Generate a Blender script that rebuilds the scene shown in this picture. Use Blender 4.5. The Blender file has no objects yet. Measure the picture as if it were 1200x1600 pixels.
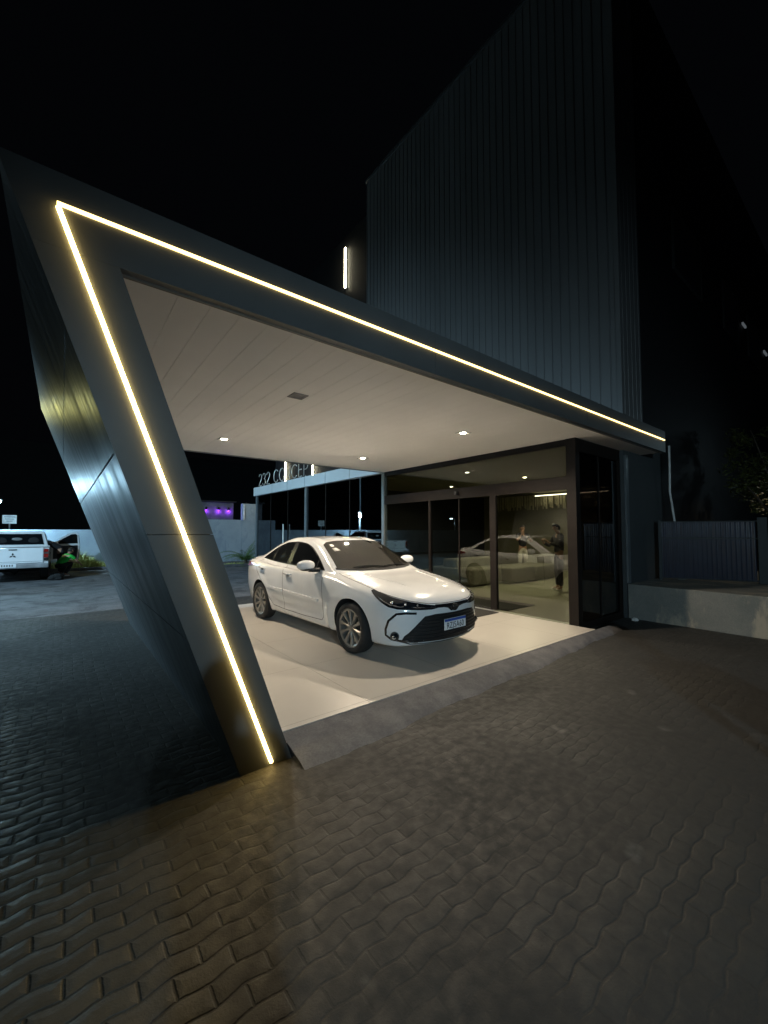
import bpy, bmesh, math, random
from mathutils import Vector, Matrix
from mathutils.bvhtree import BVHTree
from mathutils.geometry import delaunay_2d_cdt
random.seed(7)
PI = math.pi
S = bpy.context.scene
COL = S.collection
R = math.radians

# ------------------------------------------------------------------ helpers
def tag(o, label=None, cat=None, group=None, kind=None):
    if label: o['label'] = label
    if cat: o['category'] = cat
    if group: o['group'] = group
    if kind: o['kind'] = kind
    return o

def empty(name, loc=(0, 0, 0), rz=0.0):
    o = bpy.data.objects.new(name, None)
    COL.objects.link(o)
    o.location = loc
    o.rotation_euler = (0, 0, rz)
    o.empty_display_size = .2
    return o

class MB:
    """collects geometry, links it as one mesh object"""
    def __init__(s):
        s.v = []; s.f = []; s.m = []
    def add(s, vs, fs, mi=0):
        n = len(s.v)
        s.v += [tuple(v) for v in vs]
        s.f += [tuple(i + n for i in f) for f in fs]
        s.m += [mi] * len(fs)
        return s
    def box(s, x0, x1, y0, y1, z0, z1, mi=0):
        vs = [(x0, y0, z0), (x1, y0, z0), (x1, y1, z0), (x0, y1, z0), (x0, y0, z1), (x1, y0, z1), (x1, y1, z1), (x0, y1, z1)]
        return s.add(vs, [(0, 3, 2, 1), (4, 5, 6, 7), (0, 1, 5, 4), (1, 2, 6, 5), (2, 3, 7, 6), (3, 0, 4, 7)], mi)
    def prism(s, poly, axis, a0, a1, mi=0):
        """poly: 2D points; axis 'y': (x,z) extruded along y ; 'x': (y,z) ; 'z': (x,y)"""
        def P(p, a):
            return {'y': (p[0], a, p[1]), 'x': (a, p[0], p[1]), 'z': (p[0], p[1], a)}[axis]
        n = len(poly)
        vs = [P(p, a0) for p in poly] + [P(p, a1) for p in poly]
        fs = [tuple(range(n - 1, -1, -1)), tuple(range(n, 2 * n))] + [(i, (i + 1) % n, n + (i + 1) % n, n + i) for i in range(n)]
        return s.add(vs, fs, mi)
    def tube(s, pts, rad, n=8, caps=True, mi=0):
        pts = [Vector(p) for p in pts]
        if not hasattr(rad, '__len__'): rad = [rad] * len(pts)
        vs = []; fs = []
        up = None
        for i, p in enumerate(pts):
            a = pts[max(i - 1, 0)]; b = pts[min(i + 1, len(pts) - 1)]
            t = (b - a).normalized()
            if up is None:
                up = Vector((0, 0, 1)) if abs(t.z) < .9 else Vector((1, 0, 0))
            u = t.cross(up)
            if u.length < 1e-5: u = t.cross(Vector((0, 1, 0)))
            u.normalize(); w = u.cross(t).normalized(); up = w
            for k in range(n):
                an = 2 * PI * k / n
                vs.append(p + (u * math.cos(an) + w * math.sin(an)) * rad[i])
        for i in range(len(pts) - 1):
            for k in range(n):
                fs.append((i * n + k, i * n + (k + 1) % n, (i + 1) * n + (k + 1) % n, (i + 1) * n + k))
        if caps:
            fs.append(tuple(range(n - 1, -1, -1))); fs.append(tuple(range((len(pts) - 1) * n, len(pts) * n)))
        return s.add(vs, fs, mi)
    def lathe(s, prof, axis, c, n=32, mi=0, closed=False):
        """prof: (r, h) along axis"""
        vs = []
        for r, h in prof:
            for k in range(n):
                a = 2 * PI * k / n
                u, w = r * math.cos(a), r * math.sin(a)
                p = {'x': (h, u, w), 'y': (w, h, u), 'z': (u, w, h)}[axis]
                vs.append((c[0] + p[0], c[1] + p[1], c[2] + p[2]))
        fs = []
        m = len(prof)
        for i in range(m if closed else m - 1):
            j = (i + 1) % m
            for k in range(n):
                fs.append((i * n + k, i * n + (k + 1) % n, j * n + (k + 1) % n, j * n + k))
        return s.add(vs, fs, mi)
    def ball(s, c, rx, ry, rz, nu=14, nv=9, mi=0):
        vs = []; fs = []
        for j in range(1, nv):
            b = PI * j / nv
            for i in range(nu):
                a = 2 * PI * i / nu
                vs.append((c[0] + rx * math.sin(b) * math.cos(a), c[1] + ry * math.sin(b) * math.sin(a), c[2] + rz * math.cos(b)))
        t = len(vs); vs += [(c[0], c[1], c[2] + rz), (c[0], c[1], c[2] - rz)]
        for j in range(nv - 2):
            for i in range(nu):
                fs.append((j * nu + i, (j + 1) * nu + i, (j + 1) * nu + (i + 1) % nu, j * nu + (i + 1) % nu))
        for i in range(nu):
            fs.append((t, i, (i + 1) % nu)); fs.append((t + 1, (nv - 2) * nu + (i + 1) % nu, (nv - 2) * nu + i))
        return s.add(vs, fs, mi)
    def build(s, name, mats, parent=None, smooth=False, off=None, bevel=0, angle=None):
        me = bpy.data.meshes.new(name)
        vs = s.v
        if off is None and parent is not None and parent.type == 'EMPTY' and parent.get('_w'):
            off = parent.location
        if off is None and parent is not None and parent.get('_off'):
            off = parent['_off']
        if off is not None:
            vs = [(v[0] - off[0], v[1] - off[1], v[2] - off[2]) for v in vs]
        me.from_pydata(vs, [], s.f)
        if not isinstance(mats, (list, tuple)): mats = [mats]
        for m in mats: me.materials.append(m)
        for p, mi in zip(me.polygons, s.m): p.material_index = mi
        bm = bmesh.new(); bm.from_mesh(me)
        bmesh.ops.recalc_face_normals(bm, faces=bm.faces)
        if bevel:
            bmesh.ops.bevel(bm, geom=[e for e in bm.edges if len(e.link_faces) == 2 and e.calc_face_angle(0) > .5], offset=bevel, segments=2, affect='EDGES', clamp_overlap=True, profile=.5)
        if smooth or angle:
            for f in bm.faces: f.smooth = True
            if angle:
                for e in bm.edges:
                    if len(e.link_faces) == 2 and e.calc_face_angle(0) > angle: e.smooth = False
        bm.to_mesh(me); bm.free()
        o = bpy.data.objects.new(name, me)
        COL.objects.link(o)
        if parent is not None:
            o.parent = parent
            if off is not None: o['_off'] = tuple(off)
        return o

def root(name, loc, label, cat, group=None):
    """an Empty whose parts are given in world coordinates"""
    o = empty(name, loc); o['_w'] = 1
    return tag(o, label, cat, group)

def mesh_from_eval(o):
    dg = bpy.context.evaluated_depsgraph_get()
    return bpy.data.meshes.new_from_object(o.evaluated_get(dg))

# ------------------------------------------------------------------ node expression builder
class X:
    def __init__(s, nt, sock): s.nt = nt; s.k = sock
    def op(s, kind, *a):
        n = s.nt.nodes.new('ShaderNodeMath'); n.operation = kind
        for i, v in enumerate((s,) + a):
            if isinstance(v, X): s.nt.links.new(v.k, n.inputs[i])
            else: n.inputs[i].default_value = v
        return X(s.nt, n.outputs[0])
    def __add__(s, o): return s.op('ADD', o)
    def __sub__(s, o): return s.op('SUBTRACT', o)
    def __mul__(s, o): return s.op('MULTIPLY', o)
    def __truediv__(s, o): return s.op('DIVIDE', o)
    __radd__ = __add__; __rmul__ = __mul__
    def rsub(s, v): return (s * -1.0) + v
    def fract(s): return s.op('FRACT')
    def floor(s): return s.op('FLOOR')
    def sin(s): return s.op('SINE')
    def abs(s): return s.op('ABSOLUTE')
    def mod(s, v): return s.op('FLOORED_MODULO', v)
    def min(s, o): return s.op('MINIMUM', o)
    def max(s, o): return s.op('MAXIMUM', o)
    def smooth(s, a, b, lo=0., hi=1.):
        n = s.nt.nodes.new('ShaderNodeMapRange'); n.interpolation_type = 'SMOOTHSTEP'
        s.nt.links.new(s.k, n.inputs[0])
        for i, v in zip((1, 2, 3, 4), (a, b, lo, hi)): n.inputs[i].default_value = v
        return X(s.nt, n.outputs[0])

class Mat:
    def __init__(s, name, col=(.5, .5, .5), rough=.5, metal=0., spec=None, coat=0., emit=None, estr=0.):
        s.m = bpy.data.materials.new(name); s.m.use_nodes = True
        s.nt = s.m.node_tree; s.b = s.nt.nodes['Principled BSDF']
        s.b.inputs['Base Color'].default_value = (*col, 1)
        s.b.inputs['Roughness'].default_value = rough
        s.b.inputs['Metallic'].default_value = metal
        if spec is not None: s.b.inputs['Specular IOR Level'].default_value = spec
        if coat: s.b.inputs['Coat Weight'].default_value = coat; s.b.inputs['Coat Roughness'].default_value = .04
        if emit: s.b.inputs['Emission Color'].default_value = (*emit, 1); s.b.inputs['Emission Strength'].default_value = estr
        s._c = None
    def co(s, scale=(1, 1, 1)):
        if s._c is None: s._c = s.nt.nodes.new('ShaderNodeTexCoord')
        mp = s.nt.nodes.new('ShaderNodeMapping'); mp.inputs['Scale'].default_value = scale
        s.nt.links.new(s._c.outputs['Object'], mp.inputs[0])
        return mp.outputs[0]
    def xyz(s, scale=(1, 1, 1)):
        n = s.nt.nodes.new('ShaderNodeSeparateXYZ'); s.nt.links.new(s.co(scale), n.inputs[0])
        return [X(s.nt, n.outputs[i]) for i in range(3)]
    def noise(s, sc, detail=4, rough=.55, scale=(1, 1, 1), dist=0.):
        n = s.nt.nodes.new('ShaderNodeTexNoise'); s.nt.links.new(s.co(scale), n.inputs['Vector'])
        n.inputs['Scale'].default_value = sc; n.inputs['Detail'].default_value = detail; n.inputs['Roughness'].default_value = rough
        n.inputs['Distortion'].default_value = dist
        return X(s.nt, n.outputs['Fac'])
    def white(s, a, b):
        c = s.nt.nodes.new('ShaderNodeCombineXYZ'); s.nt.links.new(a.k, c.inputs[0]); s.nt.links.new(b.k, c.inputs[1])
        n = s.nt.nodes.new('ShaderNodeTexWhiteNoise'); s.nt.links.new(c.outputs[0], n.inputs['Vector'])
        return X(s.nt, n.outputs['Value'])
    def mix(s, fac, a, b):
        n = s.nt.nodes.new('ShaderNodeMix'); n.data_type = 'RGBA'
        s.nt.links.new(fac.k, n.inputs[0])
        for sock, v in ((n.inputs[6], a), (n.inputs[7], b)):
            if isinstance(v, tuple): sock.default_value = (*v, 1)
            else: s.nt.links.new(v, sock)
        return n.outputs[2]
    def color(s, sock): s.nt.links.new(sock, s.b.inputs['Base Color']); return s
    def rough(s, x): s.nt.links.new(x.k, s.b.inputs['Roughness']); return s
    def bump(s, x, dist=.01, strength=1.):
        n = s.nt.nodes.new('ShaderNodeBump'); n.inputs['Distance'].default_value = dist; n.inputs['Strength'].default_value = strength
        s.nt.links.new(x.k, n.inputs['Height']); s.nt.links.new(n.outputs[0], s.b.inputs['Normal']); return s

def vary(name, col, rough=.5, sc=3., amt=.25, bump=0., bsc=40, **k):
    m = Mat(name, col, rough, **k)
    n = m.noise(sc, 5, .6)
    m.color(m.mix(n.smooth(.3, .7), tuple(c * (1 - amt) for c in col), tuple(min(1, c * (1 + amt)) for c in col)))
    if bump: m.bump(m.noise(bsc, 4, .6), bump)
    return m.m

def emis(name, col, st):
    m = Mat(name, (0, 0, 0), .5, emit=col, estr=st); return m.m

def tinted_glass(name, trans, refl, rough=0.0, facing=1.0):
    """dark tinted float glass: straight-through tint plus mirror reflection that grows towards grazing"""
    m = bpy.data.materials.new(name); m.use_nodes = True; nt = m.node_tree
    for n in list(nt.nodes): nt.nodes.remove(n)
    out = nt.nodes.new('ShaderNodeOutputMaterial'); mx = nt.nodes.new('ShaderNodeMixShader')
    t = nt.nodes.new('ShaderNodeBsdfTransparent'); t.inputs[0].default_value = (*trans, 1)
    g = nt.nodes.new('ShaderNodeBsdfGlossy'); g.inputs['Color'].default_value = (.95, .98, 1, 1); g.inputs['Roughness'].default_value = rough
    fr = nt.nodes.new('ShaderNodeLayerWeight'); fr.inputs[0].default_value = .35
    mr = nt.nodes.new('ShaderNodeMapRange'); mr.inputs[3].default_value = refl; mr.inputs[4].default_value = min(1, refl + .28)
    nt.links.new(fr.outputs['Fresnel'], mr.inputs[0]); nt.links.new(mr.outputs[0], mx.inputs[0])
    nt.links.new(t.outputs[0], mx.inputs[1]); nt.links.new(g.outputs[0], mx.inputs[2]); nt.links.new(mx.outputs[0], out.inputs[0])
    return m

# ------------------------------------------------------------------ camera
f_px, tilt = 634.0, math.atan(29.5 / 634.0)
yaw = math.atan2(.621, .784)
CAM = Vector((0, 0, 1.645))
cd = bpy.data.cameras.new('camera'); cam = bpy.data.objects.new('camera', cd); COL.objects.link(cam)
cam.location = CAM; cam.rotation_euler = (PI / 2 + tilt, 0, -yaw)
cd.sensor_fit = 'VERTICAL'; cd.sensor_height = 36; cd.lens = f_px / 1600 * 36
cd.clip_start = .05; cd.clip_end = 1000
S.camera = cam
S.render.resolution_x, S.render.resolution_y = 768, 1024

# ------------------------------------------------------------------ materials
def paver_material():
    m = Mat('paver_blocks', (.1, .1, .1), .8)
    x, y, z = m.xyz()
    wx = m.noise(1.3, 2); wy = m.noise(9., 2)
    L, W = .205, .089
    xx = x + (wx - .5) * .05 + (wy - .5) * .008
    yy = y + (m.noise(1.1, 2) - .5) * .06 + (m.noise(11., 2) - .5) * .01
    v = yy + (xx * (2 * PI / L)).sin() * .0072
    r = v / W
    row = r.floor(); fr = r.fract()
    dv = fr.min(fr.rsub(1.)) * W
    u = xx / L + row.mod(2.) * .5 + .25
    cu = u.floor(); fu = u.fract()
    du = fu.min(fu.rsub(1.)) * L
    d = dv.min(du) + (m.noise(70., 3) - .5) * .007
    face = d.smooth(.0022, .0088)
    dome = d.smooth(.0, .03)
    # dust fills joints at right; painted light too: darker there, paler by the LED
    fillx = (x + y * .25).smooth(.45, 1.25) ; 
    nf = m.noise(.9, 4, .6)
    fill = (nf.smooth(.38, .62) * .3 + .7) * fillx
    wn = m.white(cu, row)
    stain = m.noise(1.7, 6, .65)
    base = m.mix(wn, (.029, .029, .027), (.074, .073, .066))
    base = m.mix(stain.smooth(.35, .7), base, (.040, .040, .037))
    grain = m.noise(120., 3, .7)
    base = m.mix(grain.smooth(.2, .8, 0, .5), base, (.04, .04, .037))
    joint = m.mix(fill, (.006, .007, .005), (.021, .021, .020))
    dusty_shade = m.mix(fill * .92, base, (.0205, .0205, .0195))
    # a few pale chips and scuffs
    sc = m.noise(3.6, 3, .5).smooth(.66, .80)
    dusty_shade = m.mix(sc * .55, dusty_shade, (.14, .14, .13))
    fc = face + (face.rsub(1.)) * (fill * .8)
    m.color(m.mix(fc, joint, dusty_shade))
    m.rough(m.noise(14., 3).smooth(.2, .8, .42, .68) + fill * .24)
    h = (face * .6 + dome * .4) * (fill * -1. + 1.) + (wn - .5) * .35 * (fill * -.85 + 1.) + grain * .16 + m.noise(2.5, 3) * .9 + m.noise(22., 4, .6) * .28
    m.bump(h, .010)
    return m.m
M = {}
M['paver'] = paver_material()

def floor_tile():
    m = Mat('beige_floor_tile', (.5, .45, .38), .36)
    x, y, z = m.xyz()
    a = (x / 1.2 + .15).fract(); b = (y / 1.2 + .45).fract()
    d = a.min(a.rsub(1.)).min(b.min(b.rsub(1.))) * 1.2
    n = m.noise(1.6, 3, .5)
    c = m.mix(n.smooth(.2, .8), (.44, .41, .37), (.48, .45, .405))
    dirt = m.noise(1.4, 3, .5, (1.6, .5, 1)).smooth(.35, .75)
    c = m.mix(dirt * .12, c, (.33, .31, .27))
    m.color(m.mix(d.smooth(.0012, .0035), (.20, .18, .15), c))
    m.bump(d.smooth(.001, .005), .002)
    return m.m
M['tile'] = floor_tile()

def concrete(name, a, b, sc=2., stain=None, bump=.006):
    m = Mat(name, a, .85)
    n = m.noise(sc, 7, .65)
    c = m.mix(n.smooth(.3, .7), a, b)
    g = m.noise(60., 4, .7)
    c = m.mix(g.smooth(.3, .8, 0, .45), c, tuple(v * .5 for v in a))
    if stain: c = m.mix(m.noise(1.3, 6, .7, (1, 1, .5), .6).smooth(.5, .62), c, stain)
    m.color(c); m.bump(g * .4 + n, bump)
    return m.m
M['apron'] = concrete('apron_concrete', (.085, .085, .092), (.15, .146, .15), 5.)
M['stained'] = concrete('stained_concrete', (.15, .16, .15), (.22, .22, .20), 1.5, (.32, .29, .23), .01)
M['render_wall'] = concrete('grey_render', (.04, .048, .05), (.055, .062, .065), 1.)
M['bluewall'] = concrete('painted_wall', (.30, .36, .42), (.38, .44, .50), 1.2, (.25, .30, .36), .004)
M['asphalt'] = concrete('yard_paving', (.085, .085, .09), (.16, .16, .165), 2.2, (.055, .055, .058), .03)

def cladding():
    m = Mat('satin_grey_metal_panel', (.12, .13, .135), .2, .45)
    x, y, z = m.xyz()
    st = m.noise(1., 3, .5, (1, 7., .35)); big = m.noise(.8, 2, .5, (1, 1., .5))
    m.rough(st.smooth(.3, .7, .36, .50))
    m.bump(st * .25 + big, .03)
    return m.m
M['clad'] = cladding()
M['face'] = vary('matt_grey_face_panel', (.083, .089, .091), .45, .7, .14, metal=.2)
M['reveal'] = vary('brown_grey_reveal', (.13, .115, .10), .5, 2., .1)
M['soffit'] = vary('white_soffit_plank', (.80, .79, .77), .5, .6, .04)
M['groove'] = Mat('soffit_groove_dark', (.12, .11, .1), .8).m
M['led'] = emis('warm_led_diffuser', (1., .68, .22), 2.1)
M['led_leg'] = emis('warm_led_diffuser_bright', (1., .68, .22), 13.)
M['led_edge'] = Mat('led_channel_metal', (.6, .6, .6), .3, .9).m
M['downlight'] = emis('downlight_lens', (1., .86, .62), 40.)
M['off_lens'] = Mat('unlit_lens', (.35, .34, .33), .15).m
M['fixture'] = vary('white_fixture_metal', (.5, .49, .47), .4)
M['fixture_dark'] = vary('grey_fixture_trim', (.16, .155, .15), .4)
M['frame'] = vary('dark_bronze_frame', (.012, .009, .0075), .55, 4., .15, spec=.15)
M['frame_blue'] = vary('grey_mullion', (.13, .15, .16), .4, 4., .1, metal=.3)
M['glass_front'] = tinted_glass('tinted_front_glass', (.60, .60, .54), .04)
M['glass_dark'] = tinted_glass('dark_tinted_glass', (.10, .11, .12), .16)
M['glass_corner'] = tinted_glass('bronze_corner_glass', (.10, .09, .08), .10)
M['band'] = vary('pale_roof_band', (.50, .54, .56), .45, .8, .06)
M['letters'] = Mat('brushed_letter_metal', (.75, .74, .70), .3, .6).m
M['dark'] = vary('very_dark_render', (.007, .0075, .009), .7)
M['sofa'] = vary('olive_grey_upholstery', (.17, .165, .12), .9, 3., .12, .004, 160)
M['lobbyfloor'] = vary('lobby_floor_tile', (.36, .36, .26), .25, 1.2, .06)
M['lobbywall'] = vary('lobby_wall_paint', (.16, .15, .095), .8, 1., .05)
M['mat'] = vary('charcoal_door_mat', (.02, .018, .015), .95, 20., .3, .004, 200)
M['whitebar'] = emis('white_light_bar', (1., .93, .75), 5.)
M['slit'] = emis('slit_lamp_glow', (1., .90, .62), 22.)
M['purple'] = emis('purple_lamp_glow', (.35, .06, 1.), 5.)
M['cool'] = emis('cool_lamp_globe', (.62, .88, 1.), 14.)
M['steel'] = vary('galvanised_steel', (.42, .44, .45), .45, 5., .1, metal=.7)
M['white'] = vary('white_plastic', (.7, .7, .68), .4)
M['black'] = Mat('black_plastic', (.012, .012, .013), .35).m
M['matt_black'] = Mat('matt_black', (.008, .008, .008), .9).m

def ribbed():
    m = Mat('blue_grey_ribbed_sheet', (.14, .15, .16), .45, .25)
    n = m.noise(.5, 4, .6, (1, 1, .3))
    m.color(m.mix(n.smooth(.3, .7), (.15, .15, .15), (.19, .19, .19)))
    return m.m
M['rib'] = ribbed()

# ------------------------------------------------------------------ ground
g = MB().add([(-260, -260, 0), (260, -260, 0), (260, 260, 0), (-260, 260, 0)], [(0, 1, 2, 3)]).build('ground', M['asphalt'])
tag(g, 'grey yard ground beyond the block paving', 'ground', kind='structure')
# paved yard: fine sheet with gentle unevenness
def paved():
    mb = MB(); x0, x1, y0, y1 = -14., 8.385, -12., 10.2
    nx, ny = 150, 160
    for j in range(ny + 1):
        for i in range(nx + 1):
            x = x0 + (x1 - x0) * i / nx; y = y0 + (y1 - y0) * j / ny
            mb.v.append((x, y, .004 + .006 * (math.sin(x * 1.7 + y) * math.sin(y * 1.3 - x * .6) + 1) * .5))
    for j in range(ny):
        for i in range(nx):
            a = j * (nx + 1) + i; mb.f.append((a, a + 1, a + nx + 2, a + nx + 1)); mb.m.append(0)
    return mb.build('pavement', M['paver'], smooth=True)
tag(paved(), 'wavy interlocking concrete block paving in front of the entrance', 'pavement', kind='structure')

# platform under the canopy and ragged concrete apron
P = .10
pf = MB().box(1.0, 6.60, 2.995, 8.6, .002, P).build('entrance_floor', M['tile'])
tag(pf, 'raised beige tiled floor under the canopy', 'floor', kind='structure')
def apron():
    mb = MB(); n = 260; rw_w = 0.
    for i in range(n + 1):
        t = i / n; x = 1.352 + (7.3 - 1.352) * t
        rw_w = rw_w * .93 + random.uniform(-.007, .007); yo = 2.56 + .30 * t + .012 * math.sin(x * 5.3) + rw_w
        yi = 2.994
        mb.v += [(x, yi, P - .006), (x, yi - (yi - yo) * .35, .072), (x, yi - (yi - yo) * .8, .032 + .003 * math.sin(x * 31)), (x, yo, .0)]
    for i in range(n):
        for k in range(3):
            a = i * 4 + k; mb.f.append((a, a + 4, a + 5, a + 1)); mb.m.append(0)
    return mb.build('kerb_strip', M['apron'], smooth=True)
tag(apron(), 'rough cement ramp strip along the front edge of the tiled floor', 'kerb', kind='structure')

# ------------------------------------------------------------------ canopy
YF, YB = 2.78, 8.5
ZS, ZT = 3.19, 3.61
xo = lambda z: .985 - .363 * z      # outer face of leaning wall
xi = lambda z: 1.35 - .354 * z
xl = lambda z: 1.205 - .373 * z
XE = 9.30
can = root('entrance_canopy', (1.15, 2.78, 0), 'grey metal entrance canopy with a leaning side wall and glowing outline over the parked sedan', 'canopy')
# front face plate (L shape), 3 pieces butted
for z0, z1 in ((0, 1.62), (1.624, ZS)):
    MB().prism([(xo(z0), z0), (xi(z0), z0), (xi(z1), z1), (xo(z1), z1)], 'y', YF, YF + .06).build('leaning_face', M['face'], can)
MB().prism([(xo(ZS), ZS + .001), (xi(ZS), ZS + .001), (2.85, ZS + .001), (2.85, ZT), (xo(ZT), ZT)], 'y', YF, YF + .06).build('fascia', M['face'], can)
for x0, x1 in ((2.8535, 6.05), (6.0535, XE)):
    MB().box(x0, x1, YF, YF + .06, ZS + .001, ZT).build('fascia', M['face'], can)
# reveal lip behind fascia
MB().box(xi(ZS) + .0, XE - .002, YF + .061, YF + .085, ZS - .008, ZS + .2).build('soffit_lip', M['reveal'], can)
# inner and outer skins of leaning wall, top skin
zj = [0, .95, 2.1, 2.78, ZT]
sk = MB()
ys = [YF + .061, 4.25, 5.7, 7.1, YB]
for a in range(4):
    for b in range(4):
        z0 = zj[a] + (.006 if a else 0); z1 = zj[a + 1] - (.006 if a < 3 else 0)
        y0 = ys[b] + (.004 if b else 0); y1 = ys[b + 1] - (.004 if b < 3 else 0)
        sk.add([(xo(z0) + .003, y0, z0), (xo(z0) + .003, y1, z0), (xo(z1) + .003, y1, z1), (xo(z1) + .003, y0, z1),
                (xo(z0) + .03, y0, z0), (xo(z0) + .03, y1, z0), (xo(z1) + .03, y1, z1), (xo(z1) + .03, y0, z1)],
               [(0, 1, 2, 3), (7, 6, 5, 4), (0, 4, 5, 1), (1, 5, 6, 2), (2, 6, 7, 3), (3, 7, 4, 0)])
sk.build('side_cladding', M['clad'], can)
MB().prism([(xo(0) + .034, 0), (xi(0) - .002, 0), (xi(ZS) - .002, ZS), (xo(ZS) + .034, ZS)], 'y', YF + .062, YB - .004).build('wall_core', M['face'], can)
MB().box(xo(ZT) + .04, XE - .002, YF + .09, YB - .01, ZT - .05, ZT - .004).build('roof_sheet', M['face'], can)
MB().box(xi(ZS), XE - .004, YB - .12, YB, ZS, ZT - .052).build('rear_fascia', M['face'], can)
MB().box(XE - .06, XE - .003, YF + .09, 3.27, ZS + .012, ZT - .055).build('end_cap', M['face'], can)
# soffit planks
sp = MB(); x = xi(ZS) + .0; k = 0
cuts = [xi(ZS) + .002] + [.35 + .205 * i for i in range(1, 31)] + [6.64]
for a, b in zip(cuts[:-1], cuts[1:]):
    if b <= a: continue
    sp.box(a + .0017, b - .0017, YF + .087, YB - .122, ZS, ZS + .012)
sp.build('soffit', M['soffit'], can)
MB().box(cuts[0], 6.64, YF + .087, YB - .122, ZS + .013, ZS + .03).build('soffit_backing', M['groove'], can)
MB().box(6.645, XE - .07, YF + .087, 3.26, ZS + .002, ZS + .014).build('soffit_end_strip', M['soffit'], can)
# LED strips : half round diffuser proud of the face
def led(p0, p1, nm, mt='led'):
    a = Vector((p0[0], 0, p0[1])); b = Vector((p1[0], 0, p1[1])); d = (b - a).normalized(); n = Vector((-d.z, 0, d.x))
    mb = MB(); n_ = 7; w = .0115; h = .014
    ring = [(w * math.cos(PI * i / (n_ - 1)), -h * math.sin(PI * i / (n_ - 1))) for i in range(n_)]
    for q in (a, b):
        for u, v in ring: mb.v.append((q.x + n.x * u, YF - .003 + v, q.z + n.z * u))
    for i in range(n_ - 1): mb.f.append((i, i + 1, n_ + i + 1, n_ + i)); mb.m.append(0)
    mb.f.append(tuple(range(n_))); mb.m.append(0); mb.f.append(tuple(range(n_, 2 * n_))); mb.m.append(0)
    return mb.build(nm, M[mt], can, smooth=False)
ZL = 3.43
led((xl(ZL), ZL), (9.24, ZL), 'led_strip')
led((xl(.03), .03), (xl(ZL - .018), ZL - .018), 'led_strip', 'led_leg')

# downlights
def downlight(x, y, lit, label):
    d = root('square_downlight', (x, y, ZS), label, 'ceiling light', 'square recessed downlights in the canopy soffit')
    fr = MB()
    for (a0, a1, b0, b1) in ((-.09, .09, -.09, -.062), (-.09, .09, .062, .09), (-.09, -.062, -.062, .062), (.062, .09, -.062, .062)):
        fr.box(x + a0, x + a1, y + b0, y + b1, ZS - .010, ZS - .0015)
    fr.build('trim', M['fixture'] if lit else M['fixture_dark'], d)
    MB().box(x - .061, x + .061, y - .061, y + .061, ZS - .004, ZS - .0015).build('reflector', M['fixture_dark'], d)
    MB().lathe([(.0005, -.008), (.042, -.008), (.046, -.0045)], 'z', (x, y, ZS), 20).build('lens', M['downlight'] if lit else M['off_lens'], d)
    if lit:
        l = bpy.data.lights.new('downlight_beam', 'SPOT'); l.energy = lit; l.color = (1., .84, .64); l.spot_size = R(158); l.spot_blend = .55; l.shadow_soft_size = .045
        lo = bpy.data.objects.new('downlight_beam', l); COL.objects.link(lo); lo.location = (x, y, ZS - .03)
        lo.parent = d; lo.location = (0, 0, -.03)
downlight(2.09, 6.97, 135, 'lit square downlight nearest the leaning wall, at the back of the soffit')
downlight(4.96, 6.99, 135, 'lit square downlight at the back of the soffit near the lobby glass')
downlight(4.91, 4.19, 150, 'lit square downlight above the bonnet of the white sedan')
downlight(2.07, 4.20, 0, 'unlit dark-edged square downlight near the front of the soffit')

# ------------------------------------------------------------------ lobby pavilion
GX, GY = 6.65, 3.28
lob = root('lobby_pavilion', (GX, GY, 0), 'low glass lobby with dark frames, sliding door and pale blue-lit roof band', 'building')
fr = MB()
fr.box(6.60, 6.74, GY - .03, GY + .13, 0, ZS)                # corner post
fr.box(6.62, 6.70, 3.385, 8.34, 2.34, 2.565)                # transom beam
fr.box(6.62, 6.70, 3.385, 8.34, 3.08, ZS + .0)                # head
fr.box(6.62, 6.70, 4.99, 8.34, P, P + .02)
fr.build('frame', M['frame'], lob)
MB().box(6.60, 6.71, 8.34, 8.44, 0, ZS - .002).build('mullion', M['frame_blue'], lob)
for y0, y1, nm in ((4.85, 4.99, 'door_post'), (6.64, 6.70, 'door_post')):
    MB().box(6.615, 6.685, y0, y1, P + .02, 2.34).build(nm, M['frame'], lob)
MB().box(6.636, 6.664, 5.79, 5.812, P + .02, 2.34).build('door_stile', M['frame'], lob)
MB().box(6.55, 6.618, 5.8, 5.86, 2.42, 2.49).build('door_sensor', M['black'], lob)
for y0, y1 in ((3.41, 4.85), (4.99, 5.79), (5.812, 6.64), (6.70, 8.34)):
    MB().box(6.645, 6.655, y0, y1, P + .02, 2.34).build('glass_pane', M['glass_front'], lob)
MB().box(6.645, 6.655, 3.41, 8.34, 2.565, 3.08).build('transom_pane', M['glass_front'], lob)
# front return
fr = MB(); fr.box(6.74, 8.36, GY - .02, GY + .06, 0, P + .03); fr.box(6.74, 8.36, GY - .02, GY + .06, 2.98, ZS - .001); fr.box(8.30, 8.36, GY - .02, GY + .06, P + .03, 2.98)
fr.build('return_frame', M['frame'], lob)
MB().box(7.50, 7.52, GY + .0, GY + .04, P + .03, 2.98).build('return_mullion', M['frame'], lob)
for a, b in ((6.74, 7.50), (7.52, 8.30)):
    MB().box(a, b, GY + .015, GY + .025, P + .03, 2.98).build('return_pane', M['glass_corner'], lob)
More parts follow.
